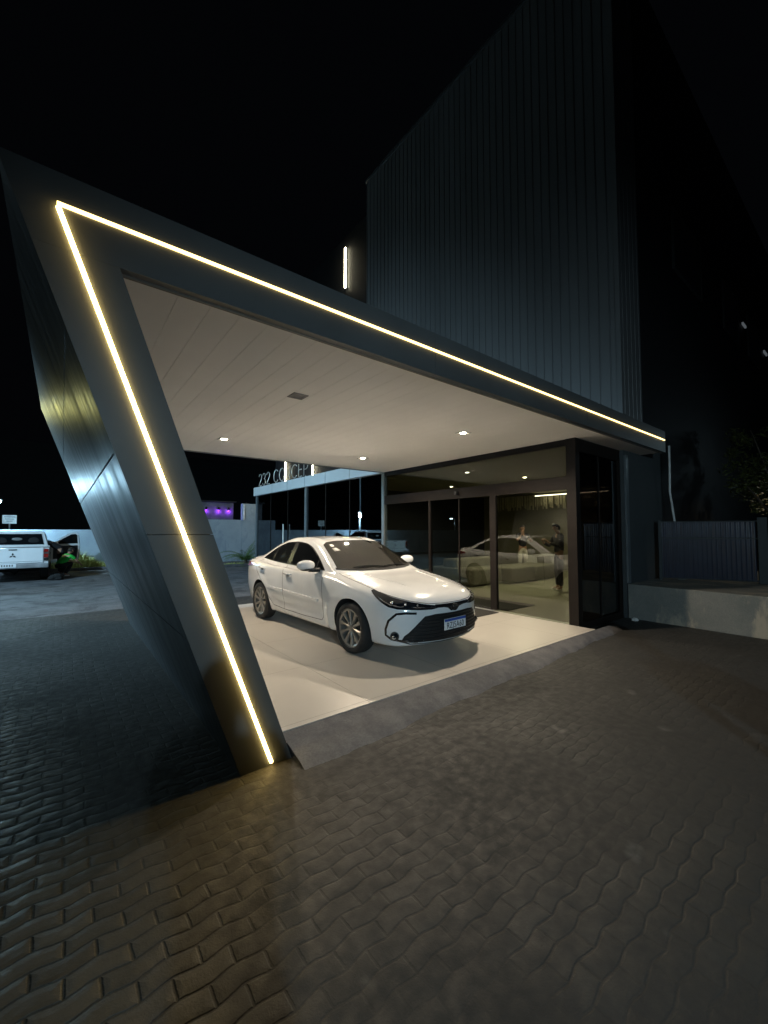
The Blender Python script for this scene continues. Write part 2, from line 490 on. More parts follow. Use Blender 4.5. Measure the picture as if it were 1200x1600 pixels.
# long facade beyond the canopy
for y0 in (12.68, 17.25):
    MB().box(6.60, 6.71, y0, y0 + .12, 0, 3.17).build('mullion', M['frame_blue'], lob)
for y in (10.0, 11.4, 14.2, 15.8):
    MB().box(6.63, 6.665, y, y + .025, .10, 3.17).build('thin_mullion', M['frame'], lob)
for a, b in ((8.44, 10.0), (10.025, 11.4), (11.425, 12.68), (12.80, 14.2), (14.225, 15.8), (15.825, 17.25)):
    MB().box(6.645, 6.655, a, b, .10, 3.17).build('facade_pane', M['glass_dark'], lob)
MB().box(6.62, 6.69, 8.44, 17.25, 0, .098).build('plinth', M['frame_blue'], lob)
# pull handle seen behind the sedan roof
MB().tube([(6.52, 14.35, 1.0), (6.52, 14.35, 1.9)], .022, 10).build('pull_handle', M['white'], lob)
# roof band
MB().box(6.55, 6.75, 8.45, 17.5, 3.175, 3.53).build('roof_band', M['band'], lob)
for y in (9.9, 11.3, 12.7, 14.1, 15.5): MB().box(6.545, 6.552, y, y + .012, 3.175, 3.53).build('band_joint', M['frame_blue'], lob)
MB().box(6.75, 8.60, 3.2 + .2, 17.5, 3.24, 3.30).build('roof', M['face'], lob)
MB().box(6.75, 15.6, 17.35, 17.5, 0, 3.24).build('end_wall', M['bluewall'], lob)
MB().box(6.66, 15.5, GY + .07, 12.5, .05, P - .003).build('lobby_floor', M['lobbyfloor'], lob)
MB().box(6.71, 15.5, GY + .1, 17.3, 3.192, 3.235).build('lobby_ceiling', M['lobbywall'], lob)
MB().box(15.5, 15.6, GY + .1, 17.3, 0, 3.19).build('back_wall', M['lobbywall'], lob)
MB().box(6.9, 15.5, 12.5, 12.6, 0, 3.19).build('partition_wall', M['lobbywall'], lob)
MB().box(8.37, 15.5, GY + .1, GY + .2, P, 3.19).build('front_inner_wall', M['lobbywall'], lob)
# slatted curtain top and cove light on the back wall
cv = MB(); 
for i in range(58):
    y = 6.6 + i * .085
    cv.box(15.30 + .02 * math.sin(i * 1.9), 15.33 + .02 * math.sin(i * 1.9), y, y + random.uniform(.02, .06), 2.62 + random.uniform(-.12, .12), 3.12)
cv.build('slat_valance', vary('pale_slats', (.45, .42, .28), .7), lob)
MB().box(15.05, 15.10, 5.6, 9.1, 3.05, 3.075).build('cove_light', M['whitebar'], lob)
def lobby_lamp(x, y, e):
    l = bpy.data.lights.new('lobby_beam', 'SPOT'); l.energy = e; l.color = (1., .93, .70); l.spot_size = R(165); l.spot_blend = .4; l.shadow_soft_size = .06
    lo = bpy.data.objects.new('lobby_beam', l); COL.objects.link(lo); lo.location = (x, y, 3.14); return lo
for x, y, e in ((10.4, 6.6, 150), (10.6, 9.6, 40), (13.6, 6.8, 60), (8.3, 6.9, 12)):
    d = root('round_lobby_downlight', (x, y, 3.188), '', 'ceiling light', 'round downlights in the lobby ceiling')
    MB().lathe([(.0005, -.006), (.05, -.006), (.055, -.001)], 'z', (x, y, 3.188), 18).build('lens', M['downlight'] if e > 20 else M['off_lens'], d)
    MB().lathe([(.056, -.001), (.058, -.008), (.075, -.006), (.078, -.001)], 'z', (x, y, 3.188), 18).build('trim', M['fixture'], d)
    lo = lobby_lamp(x, y, e); lo.parent = d; lo.location = (0, 0, -.03)
    d['label'] = {6.6: 'bright round lobby ceiling light above the front edge of the sofa', 9.6: 'round lobby ceiling light above the chaise end of the sofa', 6.8: 'round lobby ceiling light farthest inside by the slatted back wall', 6.9: 'dim round lobby ceiling light just inside the sliding door'}[y]
tag(MB().box(5.80, 6.50, 4.72, 6.75, P + .001, P + .012).build('door_mat', M['mat']), 'dark mat lying outside the sliding door on the beige floor', 'mat', 'charcoal mats at the sliding door')
tag(MB().box(6.78, 7.74, 4.72, 6.75, P + .0, P + .010).build('door_mat', M['mat']), 'dark mat lying inside the lobby behind the sliding door', 'mat', 'charcoal mats at the sliding door')
tag(MB().box(6.51, 6.595, 4.9, 6.9, P + .001, P + .014).build('door_track', M['steel']), 'bright metal floor track at the foot of the sliding door', 'door track')

# letters 232 CONCEPT standing on the band
def arc(cx, cy, rx, ry, a0, a1, n=14): return [(cx + rx * math.cos(R(a0 + (a1 - a0) * i / n)), cy + ry * math.sin(R(a0 + (a1 - a0) * i / n))) for i in range(n + 1)]
G = {
 '2': (.62, [arc(.31, .72, .27, .26, 165, -35) + [(.05, .02), (.60, .02)]]),
 '3': (.60, [arc(.27, .75, .24, .23, 160, -85) , arc(.27, .27, .28, .26, 88, -160)]),
 'C': (.82, [arc(.45, .5, .41, .48, 45, 315, 20)]),
 'O': (.92, [arc(.46, .5, .42, .48, 0, 360, 26)]),
 'N': (.76, [[(.06, 0), (.06, .98), (.68, .02), (.68, 1)]]),
 'E': (.58, [[(.54, .98), (.07, .98), (.07, .02), (.54, .02)], [(.07, .52), (.48, .52)]]),
 'P': (.62, [[(.07, 0), (.07, .98), (.32, .98)] + arc(.32, .72, .25, .26, 90, -90, 10) + [(.07, .46)]]),
 'T': (.66, [[(.02, .98), (.64, .98)], [(.33, .98), (.33, 0)]]),
}
sign = root('lettered_sign', (6.6, 14.4, 3.53), 'thin metal letters reading 232 CONCEPT standing on the pale roof band', 'sign')
yy = 17.05; Hh = .50; sc = .56
for ch in '232 CONCEPT':
    if ch == ' ': yy -= .30; continue
    w, strokes = G[ch]; mb = MB()
    for st in strokes:
        mb.tube([(6.60, yy - px * sc, 3.575 + pz * Hh) for px, pz in st], .016, 6)
    mb.tube([(6.60, yy - w * .5 * sc, 3.53), (6.60, yy - w * .5 * sc, 3.59)], .012, 6)
    mb.build('letter', M['letters'], sign, smooth=True)
    yy -= (w + .14) * sc

# ------------------------------------------------------------------ tower
TX, TY, TH = 8.62, 3.30, 14.75
tw = root('office_tower', (TX, TY, 0), 'tall dark building clad in blue grey ribbed metal sheets rising behind the canopy', 'building')
def ribs(mb, axis, a0, a1, c, sgn, z0, z1, sp=.205):
    """standing seam sheet along y (axis 'y') on plane x=c, or along x on plane y=c"""
    a = a0
    prof = []
    while a < a1 - .01:
        prof += [(a, 0), (a + sp * .50, 0), (a + sp * .53, -.014), (a + sp * .62, -.014), (a + sp * .65, 0)]
        a += sp
    prof.append((a1, 0))
    n = len(prof); vs = []
    for z in (z0, z1):
        for u, d in prof:
            vs.append((c + sgn * d, u, z) if axis == 'y' else (u, c + sgn * d, z))
    mb.add(vs, [(i, i + 1, n + i + 1, n + i) for i in range(n - 1)])
m1 = MB(); ribs(m1, 'y', TY + .06, 11.93, TX, -1, 3.31, TH); m1.build('ribbed_facade', M['rib'], tw)
m2 = MB(); ribs(m2, 'x', TX + .06, 9.7, TY, -1, 3.7, TH); m2.build('ribbed_return', M['rib'], tw)
MB().box(TX - .03, TX + .055, TY - .03, TY + .055, 3.31, TH + .02).build('corner_trim', M['rib'], tw)
MB().box(TX - .05, TX + .3, TY + .06, 11.97, TH, TH + .08).build('parapet', M['face'], tw)
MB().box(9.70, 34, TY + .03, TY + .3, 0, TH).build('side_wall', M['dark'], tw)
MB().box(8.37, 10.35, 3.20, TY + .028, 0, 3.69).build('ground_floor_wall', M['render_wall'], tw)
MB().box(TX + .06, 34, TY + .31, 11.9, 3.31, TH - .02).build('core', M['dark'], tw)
MB().box(8.39, 8.5, 3.165, 3.199, .66, 3.1).build('wall_pilaster', M['frame_blue'], tw)
def tower_window(x0, x1, z0, z1):
    w = MB()
    w.box(x0, x1, TY - .01, TY + .028, z0, z1).build('window', M['black'], tw)
    f2 = MB(); 
    for a in ((x0 - .05, x1 + .05, z1, z1 + .05), (x0 - .05, x1 + .05, z0 - .05, z0), (x0 - .05, x0, z0, z1), (x1, x1 + .05, z0, z1)):
        f2.box(a[0], a[1], TY - .03, TY + .028, a[2], a[3])
    f2.build('window_frame', M['face'], tw)
tower_window(12.1, 14.4, 8.4, 9.95); tower_window(17.0, 18.9, 8.4, 9.95); tower_window(20.6, 22.6, 8.4, 9.95); tower_window(24.6, 27, 8.4, 9.95)
MB().box(19.5, 20.0, TY - .06, TY - .01, 9.28, 9.36).build('wall_light', emis('dim_white_glow', (.8, .9, 1.), .035), tw)
MB().box(23.4, 24.0, TY - .06, TY - .01, 9.3, 9.4).build('wall_light', bpy.data.materials['dim_white_glow'], tw)

rw = root('rear_wing', (9.5, 12, 0), 'almost black rear block left of the ribbed tower, carrying slit lights', 'building')
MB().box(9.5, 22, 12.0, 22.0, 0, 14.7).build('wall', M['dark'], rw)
def slit(y, z0, z1, label, w=.02):
    r = root('slit_lamp', (9.46, y, z0), label, 'wall light', 'vertical slit lamps on the rear block')
    MB().box(9.43, 9.47, y - w, y + w, z0, z1).build('diffuser', M['slit'], r)
    MB().box(9.471, 9.498, y - w - .04, y + w + .04, z0 - .05, z1 + .05).build('housing', M['frame'], r)
slit(14.68, 12.34, 14.14, 'tall glowing slit lamp high on the black wall above the canopy', .04)
slit(20.6, 3.6, 5.5, 'glowing slit lamp standing behind the letter O of the roof sign')
slit(17.5, 3.6, 5.3, 'glowing slit lamp standing behind the last letters of the roof sign')
for y, z in ((16.6, 12.5), (14.98, 11.5)):
    r = root('small_wall_spot', (9.48, y, z), '', 'wall light', 'pin-sized spots on the rear block')
    r['label'] = 'tiny bright wall spot left of the tall slit lamp, above the canopy edge' if y > 16 else 'tiny bright wall spot just below the tall slit lamp'
    MB().ball((9.46, y, z), .035, .035, .07).build('bulb', M['slit'], r); MB().box(9.478, 9.498, y - .05, y + .05, z - .1, z + .1).build('plate', M['frame'], r)

# ------------------------------------------------------------------ right side: terrace, fence, pipe, tree
tag(MB().prism([(8.395, -6), (8.395, 3.19), (13.5, 3.19), (13.5, -6)], 'z', 0, .645).build('terrace_wall', M['stained'], bevel=.012), 'low stained concrete terrace wall beside the lobby corner', 'wall')
fn = root('ribbed_fence', (9.7, 3.05, .65), 'bluish translucent ribbed fence panel between two posts on the terrace', 'fence')
A = Vector((9.68, 3.07, 0)); B = Vector((10.40, 1.55, 0)); D = (B - A).normalized(); Nn = Vector((-D.y, D.x, 0)); Ln = (B - A).length
def fpost(t, w, z1, m):
    mb = MB(); c = A + D * t
    q = [c + D * a + Nn * b for a, b in ((-w, -.03), (w, -.03), (w, .03), (-w, .03))]
    mb.prism([(p.x, p.y) for p in q], 'z', .646, z1); mb.build('post', m, fn)
fpost(0.02, .025, 1.86, M['render_wall']); fpost(Ln - .04, .07, 1.90, M['render_wall'])
mb = MB(); n = 90
for z in (.70, 1.82):
    for i in range(n + 1):
        c = A + D * (.05 + (Ln - .18) * i / n) + Nn * (.012 * math.sin(i * 1.4)); mb.v.append((c.x, c.y, z))
for i in range(n): mb.f.append((i, i + 1, n + 2 + i, n + 1 + i)); mb.m.append(0)
mb.build('ribbed_panel', vary('dark_blue_panel', (.014, .018, .034), .3, 2., .2), fn, smooth=True)
for z in (.69, 1.50, 1.83):
    a = A + D * .03 - Nn * .02; b = A + D * (Ln - .05) - Nn * .02; MB().tube([(a.x, a.y, z), (b.x, b.y, z)], .014, 6).build('rail', M['render_wall'], fn)
tag(MB().tube([(10.32, 3.02, 3.50), (10.36, 3.03, 3.1), (10.42, 3.06, 2.5), (10.58, 3.04, 1.9), (10.66, 3.02, 1.4), (10.80, 3.0, .66)], .022, 8).build('rain_pipe', M['white'], smooth=True), 'thin pale drain pipe hanging crooked at the wall end beyond the light strip', 'pipe')
def lump(name, c, r, m, label, cat):
    mb = MB(); mb.ball((0, 0, 0), 1, 1, .7, 12, 8)
    mb.v = [(c[0] + v[0] * r * random.uniform(.7, 1.2), c[1] + v[1] * r * random.uniform(.7, 1.2), c[2] + max(v[2], -.45) * r * random.uniform(.8, 1.1) + r * .42) for v in mb.v]
    return tag(mb.build(name, m), label, cat)
lump('crumpled_paper', (8.22, 3.02, .005), .055, M['white'], 'small crumpled white paper on the ground at the lobby corner', 'litter')
lump('crumpled_bag', (9.95, 2.75, .645), .09, M['stained'], 'small pale crumpled bag on the terrace in front of the ribbed panel', 'bag')

def leaf_mat(name, a, b):
    m = Mat(name, a, .55); n = m.noise(6., 3)
    m.color(m.mix(n.smooth(.3, .7), a, b)); return m.m
M['leaf'] = leaf_mat('olive_leaf', (.055, .07, .02), (.12, .13, .035))
M['leaf2'] = leaf_mat('palm_leaf', (.05, .11, .03), (.12, .20, .06))
M['leaf3'] = leaf_mat('yellow_grass_leaf', (.24, .27, .07), (.48, .47, .16))
M['bark'] = vary('tree_bark', (.07, .055, .04), .9, 8., .3, .01, 30)
def leaves(mb, c, r, n, s):
    for _ in range(n):
        u = Vector((random.gauss(0, 1), random.gauss(0, 1), random.gauss(0, 1))).normalized() * (random.random() ** .4)
        p = Vector((c[0] + u.x * r[0], c[1] + u.y * r[1], c[2] + u.z * r[2]))
        a = Vector((random.gauss(0, 1), random.gauss(0, 1), random.gauss(0, .6))).normalized(); b = a.orthogonal().normalized()
        k = s * random.uniform(.6, 1.3)
        mb.add([p, p + a * k * .5 + b * k * .22, p + a * k, p + a * k * .5 - b * k * .22], [(0, 1, 2, 3)])
tr = root('small_tree', (14.6, 1.9, 0), 'small leafy tree lit warm at the right edge behind the terrace', 'tree')
MB().tube([(14.6, 1.9, 0), (14.65, 1.95, 1.4), (14.55, 1.9, 2.3), (14.7, 1.8, 3.2)], [.11, .09, .07, .03], 8).build('trunk', M['bark'], tr, smooth=True)
lb = MB()
for p, q in (((14.62, 1.93, 1.9), (14.0, 2.5, 3.0)), ((14.6, 1.9, 2.3), (15.1, 1.3, 3.3)), ((14.6, 1.9, 2.5), (14.2, 2.3, 4.3)), ((14.6, 1.9, 2.4), (14.9, 2.3, 3.7))): lb.tube([p, q], [.04, .012], 6)
lb.build('limb', M['bark'], tr, smooth=True)
cr = MB()
for _ in range(34):
    a = random.uniform(0, 2 * PI); rr = random.random() ** .5
    c = (14.5 + .95 * rr * math.cos(a), 1.95 + .9 * rr * math.sin(a), random.uniform(2.0, 4.3))
    k = random.uniform(.16, .34); leaves(cr, c, (k, k, k * .8), 85, .11)
cr.build('crown', M['leaf'], tr)

# ------------------------------------------------------------------ back left: walls, plants, lamp, sign, dark houses
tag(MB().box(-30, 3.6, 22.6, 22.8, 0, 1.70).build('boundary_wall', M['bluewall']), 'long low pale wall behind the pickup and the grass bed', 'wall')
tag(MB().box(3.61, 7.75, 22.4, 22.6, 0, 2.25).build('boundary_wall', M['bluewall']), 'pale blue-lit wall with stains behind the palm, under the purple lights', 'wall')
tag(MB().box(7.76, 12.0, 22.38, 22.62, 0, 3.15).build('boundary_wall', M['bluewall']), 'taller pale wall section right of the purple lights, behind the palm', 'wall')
tag(MB().box(7.80, 7.87, 22.30, 22.375, 2.25, 3.1).build('white_post', M['white']), 'narrow white post standing at the step in the wall', 'post')
tag(MB().box(-25, 3.4, 20.95, 21.10, 0, .12).build('kerb', M['apron'], bevel=.01), 'pale kerb in front of the yellowish grass bed', 'kerb', kind='structure')
tag(MB().box(3.4, 8.2, 18.9, 19.05, 0, .12).build('kerb', M['apron'], bevel=.01), 'pale kerb in front of the palm bed', 'kerb', kind='structure')
def grass(x0, x1, y0, y1, n, h, mt, nm, label):
    mb = MB()
    for _ in range(n):
        x = random.uniform(x0, x1); y = random.uniform(y0, y1); hh = h * random.uniform(.5, 1.1) * (.75 + .35 * math.sin(x * 3.1)); a = random.uniform(0, 2 * PI); l = random.uniform(.1, .5) * hh
        w = .014; dx, dy = math.cos(a), math.sin(a)
        mb.add([(x - dy * w, y + dx * w, 0), (x + dy * w, y - dx * w, 0), (x + dx * l * .4 + dy * w * .7, y + dy * l * .4 - dx * w * .7, hh * .7), (x + dx * l * .4 - dy * w * .7, y + dy * l * .4 + dx * w * .7, hh * .7), (x + dx * l, y + dy * l, hh)], [(0, 1, 2, 3), (3, 2, 4)])
    return tag(mb.build(nm, mt), label, 'grass', kind='stuff')
grass(-1.2, 2.6, 21.3, 22.4, 2600, .72, M['leaf3'], 'grass_bed', 'yellow green ornamental grass along the low wall')
grass(3.6, 7.6, 19.2, 20.4, 1600, .10, M['leaf3'], 'lawn_strip', 'short green lawn strip around the palm')
pl = root('young_palm', (7.0, 19.6, 0), 'young palm with arching green fronds by the corner of the lobby', 'plant')
pm = MB()
for k in range(22):
    a = 2 * PI * k / 22 + random.uniform(-.2, .2); ln = random.uniform(.9, 1.35); el = random.uniform(.35, 1.35)
    pts = []; p = Vector((7.0, 19.6, .25)); d = Vector((math.cos(a) * math.cos(el), math.sin(a) * math.cos(el), math.sin(el)))
    for i in range(9):
        pts.append(p.copy()); p += d * ln / 8; d.z -= .17; d.normalize()
    pm.tube(pts, [.013 * (1 - i / 10) for i in range(9)], 5)
    for i in range(1, 9):
        t = (pts[i] - pts[i - 1]).normalized(); sd = t.cross(Vector((0, 0, 1))).normalized()
        for sg in (-1, 1):
            for h_ in (0, .5):
                q = pts[i - 1].lerp(pts[i], h_); e = q + sd * sg * .26 * (1 - .09 * i) + t * .14 - Vector((0, 0, .07))
                pm.add([q, q.lerp(e, .5) + t * .016, e, q.lerp(e, .5) - t * .016], [(0, 1, 2, 3)])
pm.build('frond', M['leaf2'], pl)
MB().tube([(7.0, 19.6, 0), (7.0, 19.6, .3)], [.1, .07], 8).build('trunk', M['bark'], pl)
tag(MB().box(-80, 40, 44, 46, 0, 9).build('far_building', M['dark']), 'black row of buildings far behind the walls', 'building')
db = root('dark_annex', (5, 21.5, 0), 'dark low building beyond the wall with purple wall lights', 'building')
MB().box(4.0, 7.6, 23.4, 27, 0, 3.25).build('wall', vary('annex_render', (.10, .10, .11), .8), db)
MB().box(3.9, 7.7, 23.2, 27.1, 3.25, 3.31).build('roof', M['dark'], db)
for px in (6.12, 6.78, 7.32):
    r = root('purple_wall_lamp', (px, 23.3, 2.75), '', 'wall light', 'purple lamps on the dark annex')
    r['label'] = {6.12: 'purple up-and-down wall lamp nearest the leaning canopy wall', 6.78: 'purple up-and-down wall lamp in the middle of the row of three', 7.32: 'purple up-and-down wall lamp nearest the white post'}[px]
    MB().lathe([(.001, -.08), (.05, -.08), (.05, .08), (.001, .08)], 'z', (px, 23.33, 2.88), 12).build('body', M['frame'], r)
    MB().lathe([(.001, 0), (.045, 0), (.045, .004)], 'z', (px, 23.33, 2.793), 12).build('lens', M['purple'], r)
    l = bpy.data.lights.new('purple_beam', 'POINT'); l.energy = 3.5; l.color = (.30, .04, 1.); l.shadow_soft_size = .03
    lo = bpy.data.objects.new('purple_beam', l); COL.objects.link(lo); lo.parent = r; lo.location = (0, 0, -.02)

# yard lamp
LX, LY, LZ = -2.02, 21.9, 2.80
yl = root('yard_lamp', (LX, LY, 0), 'bright cool white yard lamp on a pole at the left edge behind the pickup', 'street lamp')
MB().tube([(LX, LY, 0), (LX, LY, LZ - .08)], [.06, .05], 12).build('pole', M['steel'], yl, smooth=True)
MB().ball((LX, LY, LZ), .10, .10, .075).build('lamp_globe', M['cool'], yl, smooth=True)
MB().lathe([(.001, .10), (.09, .09), (.15, .07), (.14, .06)], 'z', (LX, LY, LZ), 20).build('lamp_hood', M['steel'], yl, smooth=True)
def point(nm, loc, e, col, rad=.1, par=None):
    l = bpy.data.lights.new(nm, 'POINT'); l.energy = e; l.color = col; l.shadow_soft_size = rad
    o = bpy.data.objects.new(nm, l); COL.objects.link(o); o.location = loc
    if par is not None: o.parent = par; o.location = Vector(loc) - par.location
    return o
point('yard_lamp_beam', (LX, LY - .02, LZ - .17), 750, (.45, .78, 1.), .08, yl)
# more street lamps of the yard: far left, and one behind the photographer
def tall_lamp(x, y, h, e, col, label, r=.1, aim=(1, 0), target=None, cone=150, blend=.5):
    t = root('street_lamp', (x, y, 0), label, 'street lamp', 'tall street lamps around the yard')
    MB().tube([(x, y, 0), (x, y, h), (x + aim[0] * .5, y + aim[1] * .5, h + .15)], [.08, .06, .04], 10).build('pole', M['steel'], t, smooth=True)
    hx, hy = x + aim[0] * .75, y + aim[1] * .75
    MB().ball((hx, hy, h + .16), .32, .32, .07).build('lamp_head', M['steel'], t, smooth=True)
    MB().ball((hx, hy, h + .08), .24, .24, .05).build('lens', M['cool'], t, smooth=True)
    l = bpy.data.lights.new('street_beam', 'SPOT'); l.energy = e; l.color = col; l.shadow_soft_size = r; l.spot_size = R(cone); l.spot_blend = blend
    o = bpy.data.objects.new('street_beam', l); COL.objects.link(o); o.parent = t; o.location = (aim[0] * .75, aim[1] * .75, h - .1)
    tg_ = Vector(target or (hx, hy, 0)) - Vector((hx, hy, h - .1))
    o.rotation_euler = tg_.to_track_quat('-Z', 'Y').to_euler()
tall_lamp(-31, 39.5, 3.3, 500, (.6, .85, 1.), 'far street lamp beyond the left side of the yard')
tall_lamp(-1.95, -4.7, 3.05, 430, (.58, .84, 1.), 'street lamp just behind the photographer, casting two long shadows over the paving', .05, aim=(1, .15), target=(6.0, 3.0, 0), cone=90, blend=.9)
tall_lamp(-8.5, 9.5, 6.5, 3000, (.48, .78, 1.), 'street lamp beside the left edge of the yard, shining on the tailgate of the pickup', .12, target=(2.6, 14.5, 0), cone=108, blend=1.)
tall_lamp(17.8, .2, 4.6, 120, (1., .72, .38), 'warm street lamp beyond the terrace and the small tree', .1, aim=(-1, 0), target=(14.7, 1.4, 1.6), cone=56, blend=1.)
tall_lamp(-3.95, 24.6, 6.6, 120, (.95, .92, .30), 'yellowish street lamp behind the low wall, mirrored in the leaning metal wall', .35, aim=(1, 0), target=(-1, 10, 1), cone=150)
# small board sign behind the wall
sg = root('board_sign', (-1.4, 27, 0), 'small white board sign on a thin post above the low wall beside the yard lamp', 'sign')
MB().tube([(-2.04, 27.02, 0), (-2.04, 27.02, 2.01)], .03, 8).build('post', M['steel'], sg)
MB().box(-2.30, -1.78, 26.97, 27.0, 2.0, 2.42).build('board', M['white'], sg)
sb = MB()
for i, w in enumerate((.40, .34, .22)): sb.box(-2.04 - w / 2, -2.04 + w / 2, 26.963, 26.969, 2.31 - i * .1, 2.34 - i * .1)
sb.build('lettering', vary('grey_lettering', (.2, .22, .25), .6), sg)

# ------------------------------------------------------------------ lobby furniture
def soft_box(name, x0, x1, y0, y1, z0, z1, par, b=.07):
    o = MB().box(x0, x1, y0, y1, z0, z1).build(name, M['sofa'], par)
    bm = bmesh.new(); bm.from_mesh(o.data)
    bmesh.ops.bevel(bm, geom=list(bm.edges), offset=b, segments=4, affect='EDGES', profile=.6)
    for f in bm.faces: f.smooth = True
    bm.to_mesh(o.data); bm.free(); return o
so = root('modular_sofa', (10.2, 7.2, P), 'long low olive grey sofa made of soft blocks behind the lobby glass', 'sofa')
for a in ((8.85, 10.18, 7.25, 8.9, 'seat_block'), (10.22, 11.46, 6.95, 8.0, 'seat_block')):
    soft_box(a[4], a[0], a[1], a[2], a[3], P + .03, P + .47, so)
soft_box('backrest', 9.0, 11.1, 8.05, 8.55, P + .05, P + .72, so, .1)
ot = root('ottoman', (12.1, 7.4, P), 'square olive grey ottoman at the right end of the sofa', 'ottoman')
soft_box('cushion', 11.52, 12.80, 6.96, 8.0, P + .03, P + .46, ot)
MB().box(11.6, 12.7, 7.05, 7.9, P, P + .03).build('base', M['black'], ot)
tb = root('white_console', (13.2, 7.7, P), 'white console table with bright edge standing behind the ottoman', 'table')
MB().box(13.25, 14.6, 8.0, 8.45, P + .62, P + .67).build('tabletop', M['white'], tb)
for x in (13.28, 14.52): MB().box(x, x + .05, 8.02, 8.43, P, P + .62).build('leg', M['white'], tb)

# ------------------------------------------------------------------ people (skin-modifier figures)
def skin_mesh(nodes, edges, rootn, mat, name, par, sub=2):
    keys = list(nodes)
    me = bpy.data.meshes.new(name); idx = {k: i for i, k in enumerate(keys)}
    me.from_pydata([nodes[k][:3] for k in keys], [(idx[a], idx[b]) for a, b in edges], [])
    o = bpy.data.objects.new(name, me); COL.objects.link(o)
    sm = o.modifiers.new('skin', 'SKIN'); sm.branch_smoothing = .4
    for i, k in enumerate(keys):
        r = nodes[k][3]; rr = nodes[k][4] if len(nodes[k]) > 4 else r
        me.skin_vertices[0].data[i].radius = (r, rr); me.skin_vertices[0].data[i].use_root = (k == rootn)
    ss = o.modifiers.new('sub', 'SUBSURF'); ss.levels = sub; ss.render_levels = sub
    nm = mesh_from_eval(o); bpy.data.objects.remove(o)
    nm.materials.clear(); nm.materials.append(mat)
    for p in nm.polygons: p.use_smooth = True
    r = bpy.data.objects.new(name, nm); COL.objects.link(r); r.parent = par
    return r
M['skin'] = vary('skin', (.36, .20, .13), .5)
M['hair'] = vary('dark_hair', (.012, .009, .008), .6)
def figure(loc, rz, label, J, shirt, trouser, shoe, sleeves='short', fingers=True, hair_long=False):
    """J: joints in local coordinates, figure faces -y"""
    r = empty('person', loc, rz); tag(r, label, 'person')
    n = {}
    V = {k: Vector(v) for k, v in J.items()}
    def put(k, p, a, b=None): n[k] = (p[0], p[1], p[2], a, b if b else a)
    put('pel', V['pel'], .13, .10); put('belly', V['pel'].lerp(V['chest'], .5), .125, .095); put('chest', V['chest'], .15, .10); put('neckb', V['neck'], .06); 
    up = (V['head'] - V['neck']).normalized()
    put('neck', V['neck'] + up * .06, .052); put('headc', V['head'], .078, .09); put('headt', V['head'] + up * .085, .062, .075)
    E_ = [('pel', 'belly'), ('belly', 'chest'), ('chest', 'neckb'), ('neckb', 'neck'), ('neck', 'headc'), ('headc', 'headt')]
    for s in 'LR':
        put('sh' + s, V['sh' + s], .058); put('el' + s, V['el' + s], .04); put('wr' + s, V['wr' + s], .026); put('ha' + s, V['ha' + s], .034, .022)
        put('hip' + s, V['hip' + s], .088); put('kn' + s, V['kn' + s], .058); put('an' + s, V['an' + s], .038); put('to' + s, V['to' + s], .035)
        E_ += [('chest', 'sh' + s), ('sh' + s, 'el' + s), ('el' + s, 'wr' + s), ('wr' + s, 'ha' + s), ('pel', 'hip' + s), ('hip' + s, 'kn' + s), ('kn' + s, 'an' + s), ('an' + s, 'to' + s)]
        if fingers:
            d = (V['ha' + s] - V['wr' + s]).normalized(); sd = d.cross(Vector((0, 0, 1)));
            if sd.length < .1: sd = Vector((0, 1, 0))
            sd.normalize(); cu = sd.cross(d).normalized()
            for i, (o_, l_) in enumerate(((-.028, .062), (-.010, .075), (.010, .072), (.027, .055))):
                b = V['ha' + s] + d * .03 + sd * o_
                put('f%d%s' % (i, s), b + d * l_ * .5, .009); put('g%d%s' % (i, s), b + d * l_ * .85 - cu * .02, .0075)
                E_ += [('ha' + s, 'f%d%s' % (i, s)), ('f%d%s' % (i, s), 'g%d%s' % (i, s))]
            b = V['ha' + s] - sd * .04; put('th' + s, b + d * .02, .010); put('tk' + s, b + d * .05 - sd * .01, .008)
            E_ += [('ha' + s, 'th' + s), ('th' + s, 'tk' + s)]
    skin_mesh(n, E_, 'pel', M['skin'], 'body', r)
    # clothing
    c = {}
    for k, a in (('pel', 1.12), ('belly', 1.12), ('chest', 1.12), ('neckb', 1.15)): c[k] = (*n[k][:3], max(n[k][3], n[k][4]) * a * 1.04, max(n[k][3], n[k][4]) * a * 1.0)
    E2 = [('pel', 'belly'), ('belly', 'chest'), ('chest', 'neckb')]
    for s in 'LR':
        c['sh' + s] = (*n['sh' + s][:3], .074)
        if sleeves == 'short':
            m_ = V['sh' + s].lerp(V['el' + s], .7); c['mid' + s] = (*m_, .062); E2 += [('chest', 'sh' + s), ('sh' + s, 'mid' + s)]
        else:
            c['el' + s] = (*V['el' + s], .055); m_ = V['el' + s].lerp(V['wr' + s], .9); c['cu' + s] = (*m_, .040); E2 += [('chest', 'sh' + s), ('sh' + s, 'el' + s), ('el' + s, 'cu' + s)]
    skin_mesh(c, E2, 'chest', shirt, 'shirt', r)
    c = {'pel': (*V['pel'], .142, .115), 'w': (*(V['pel'] + (V['chest'] - V['pel']) * .2), .135, .108)}
    E3 = [('w', 'pel')]
    for s in 'LR':
        c['hip' + s] = (*V['hip' + s], .10); c['kn' + s] = (*V['kn' + s], .072); m_ = V['kn' + s].lerp(V['an' + s], .93); c['an' + s] = (*m_, .058)
        E3 += [('pel', 'hip' + s), ('hip' + s, 'kn' + s), ('kn' + s, 'an' + s)]
    skin_mesh(c, E3, 'pel', trouser, 'trousers', r)
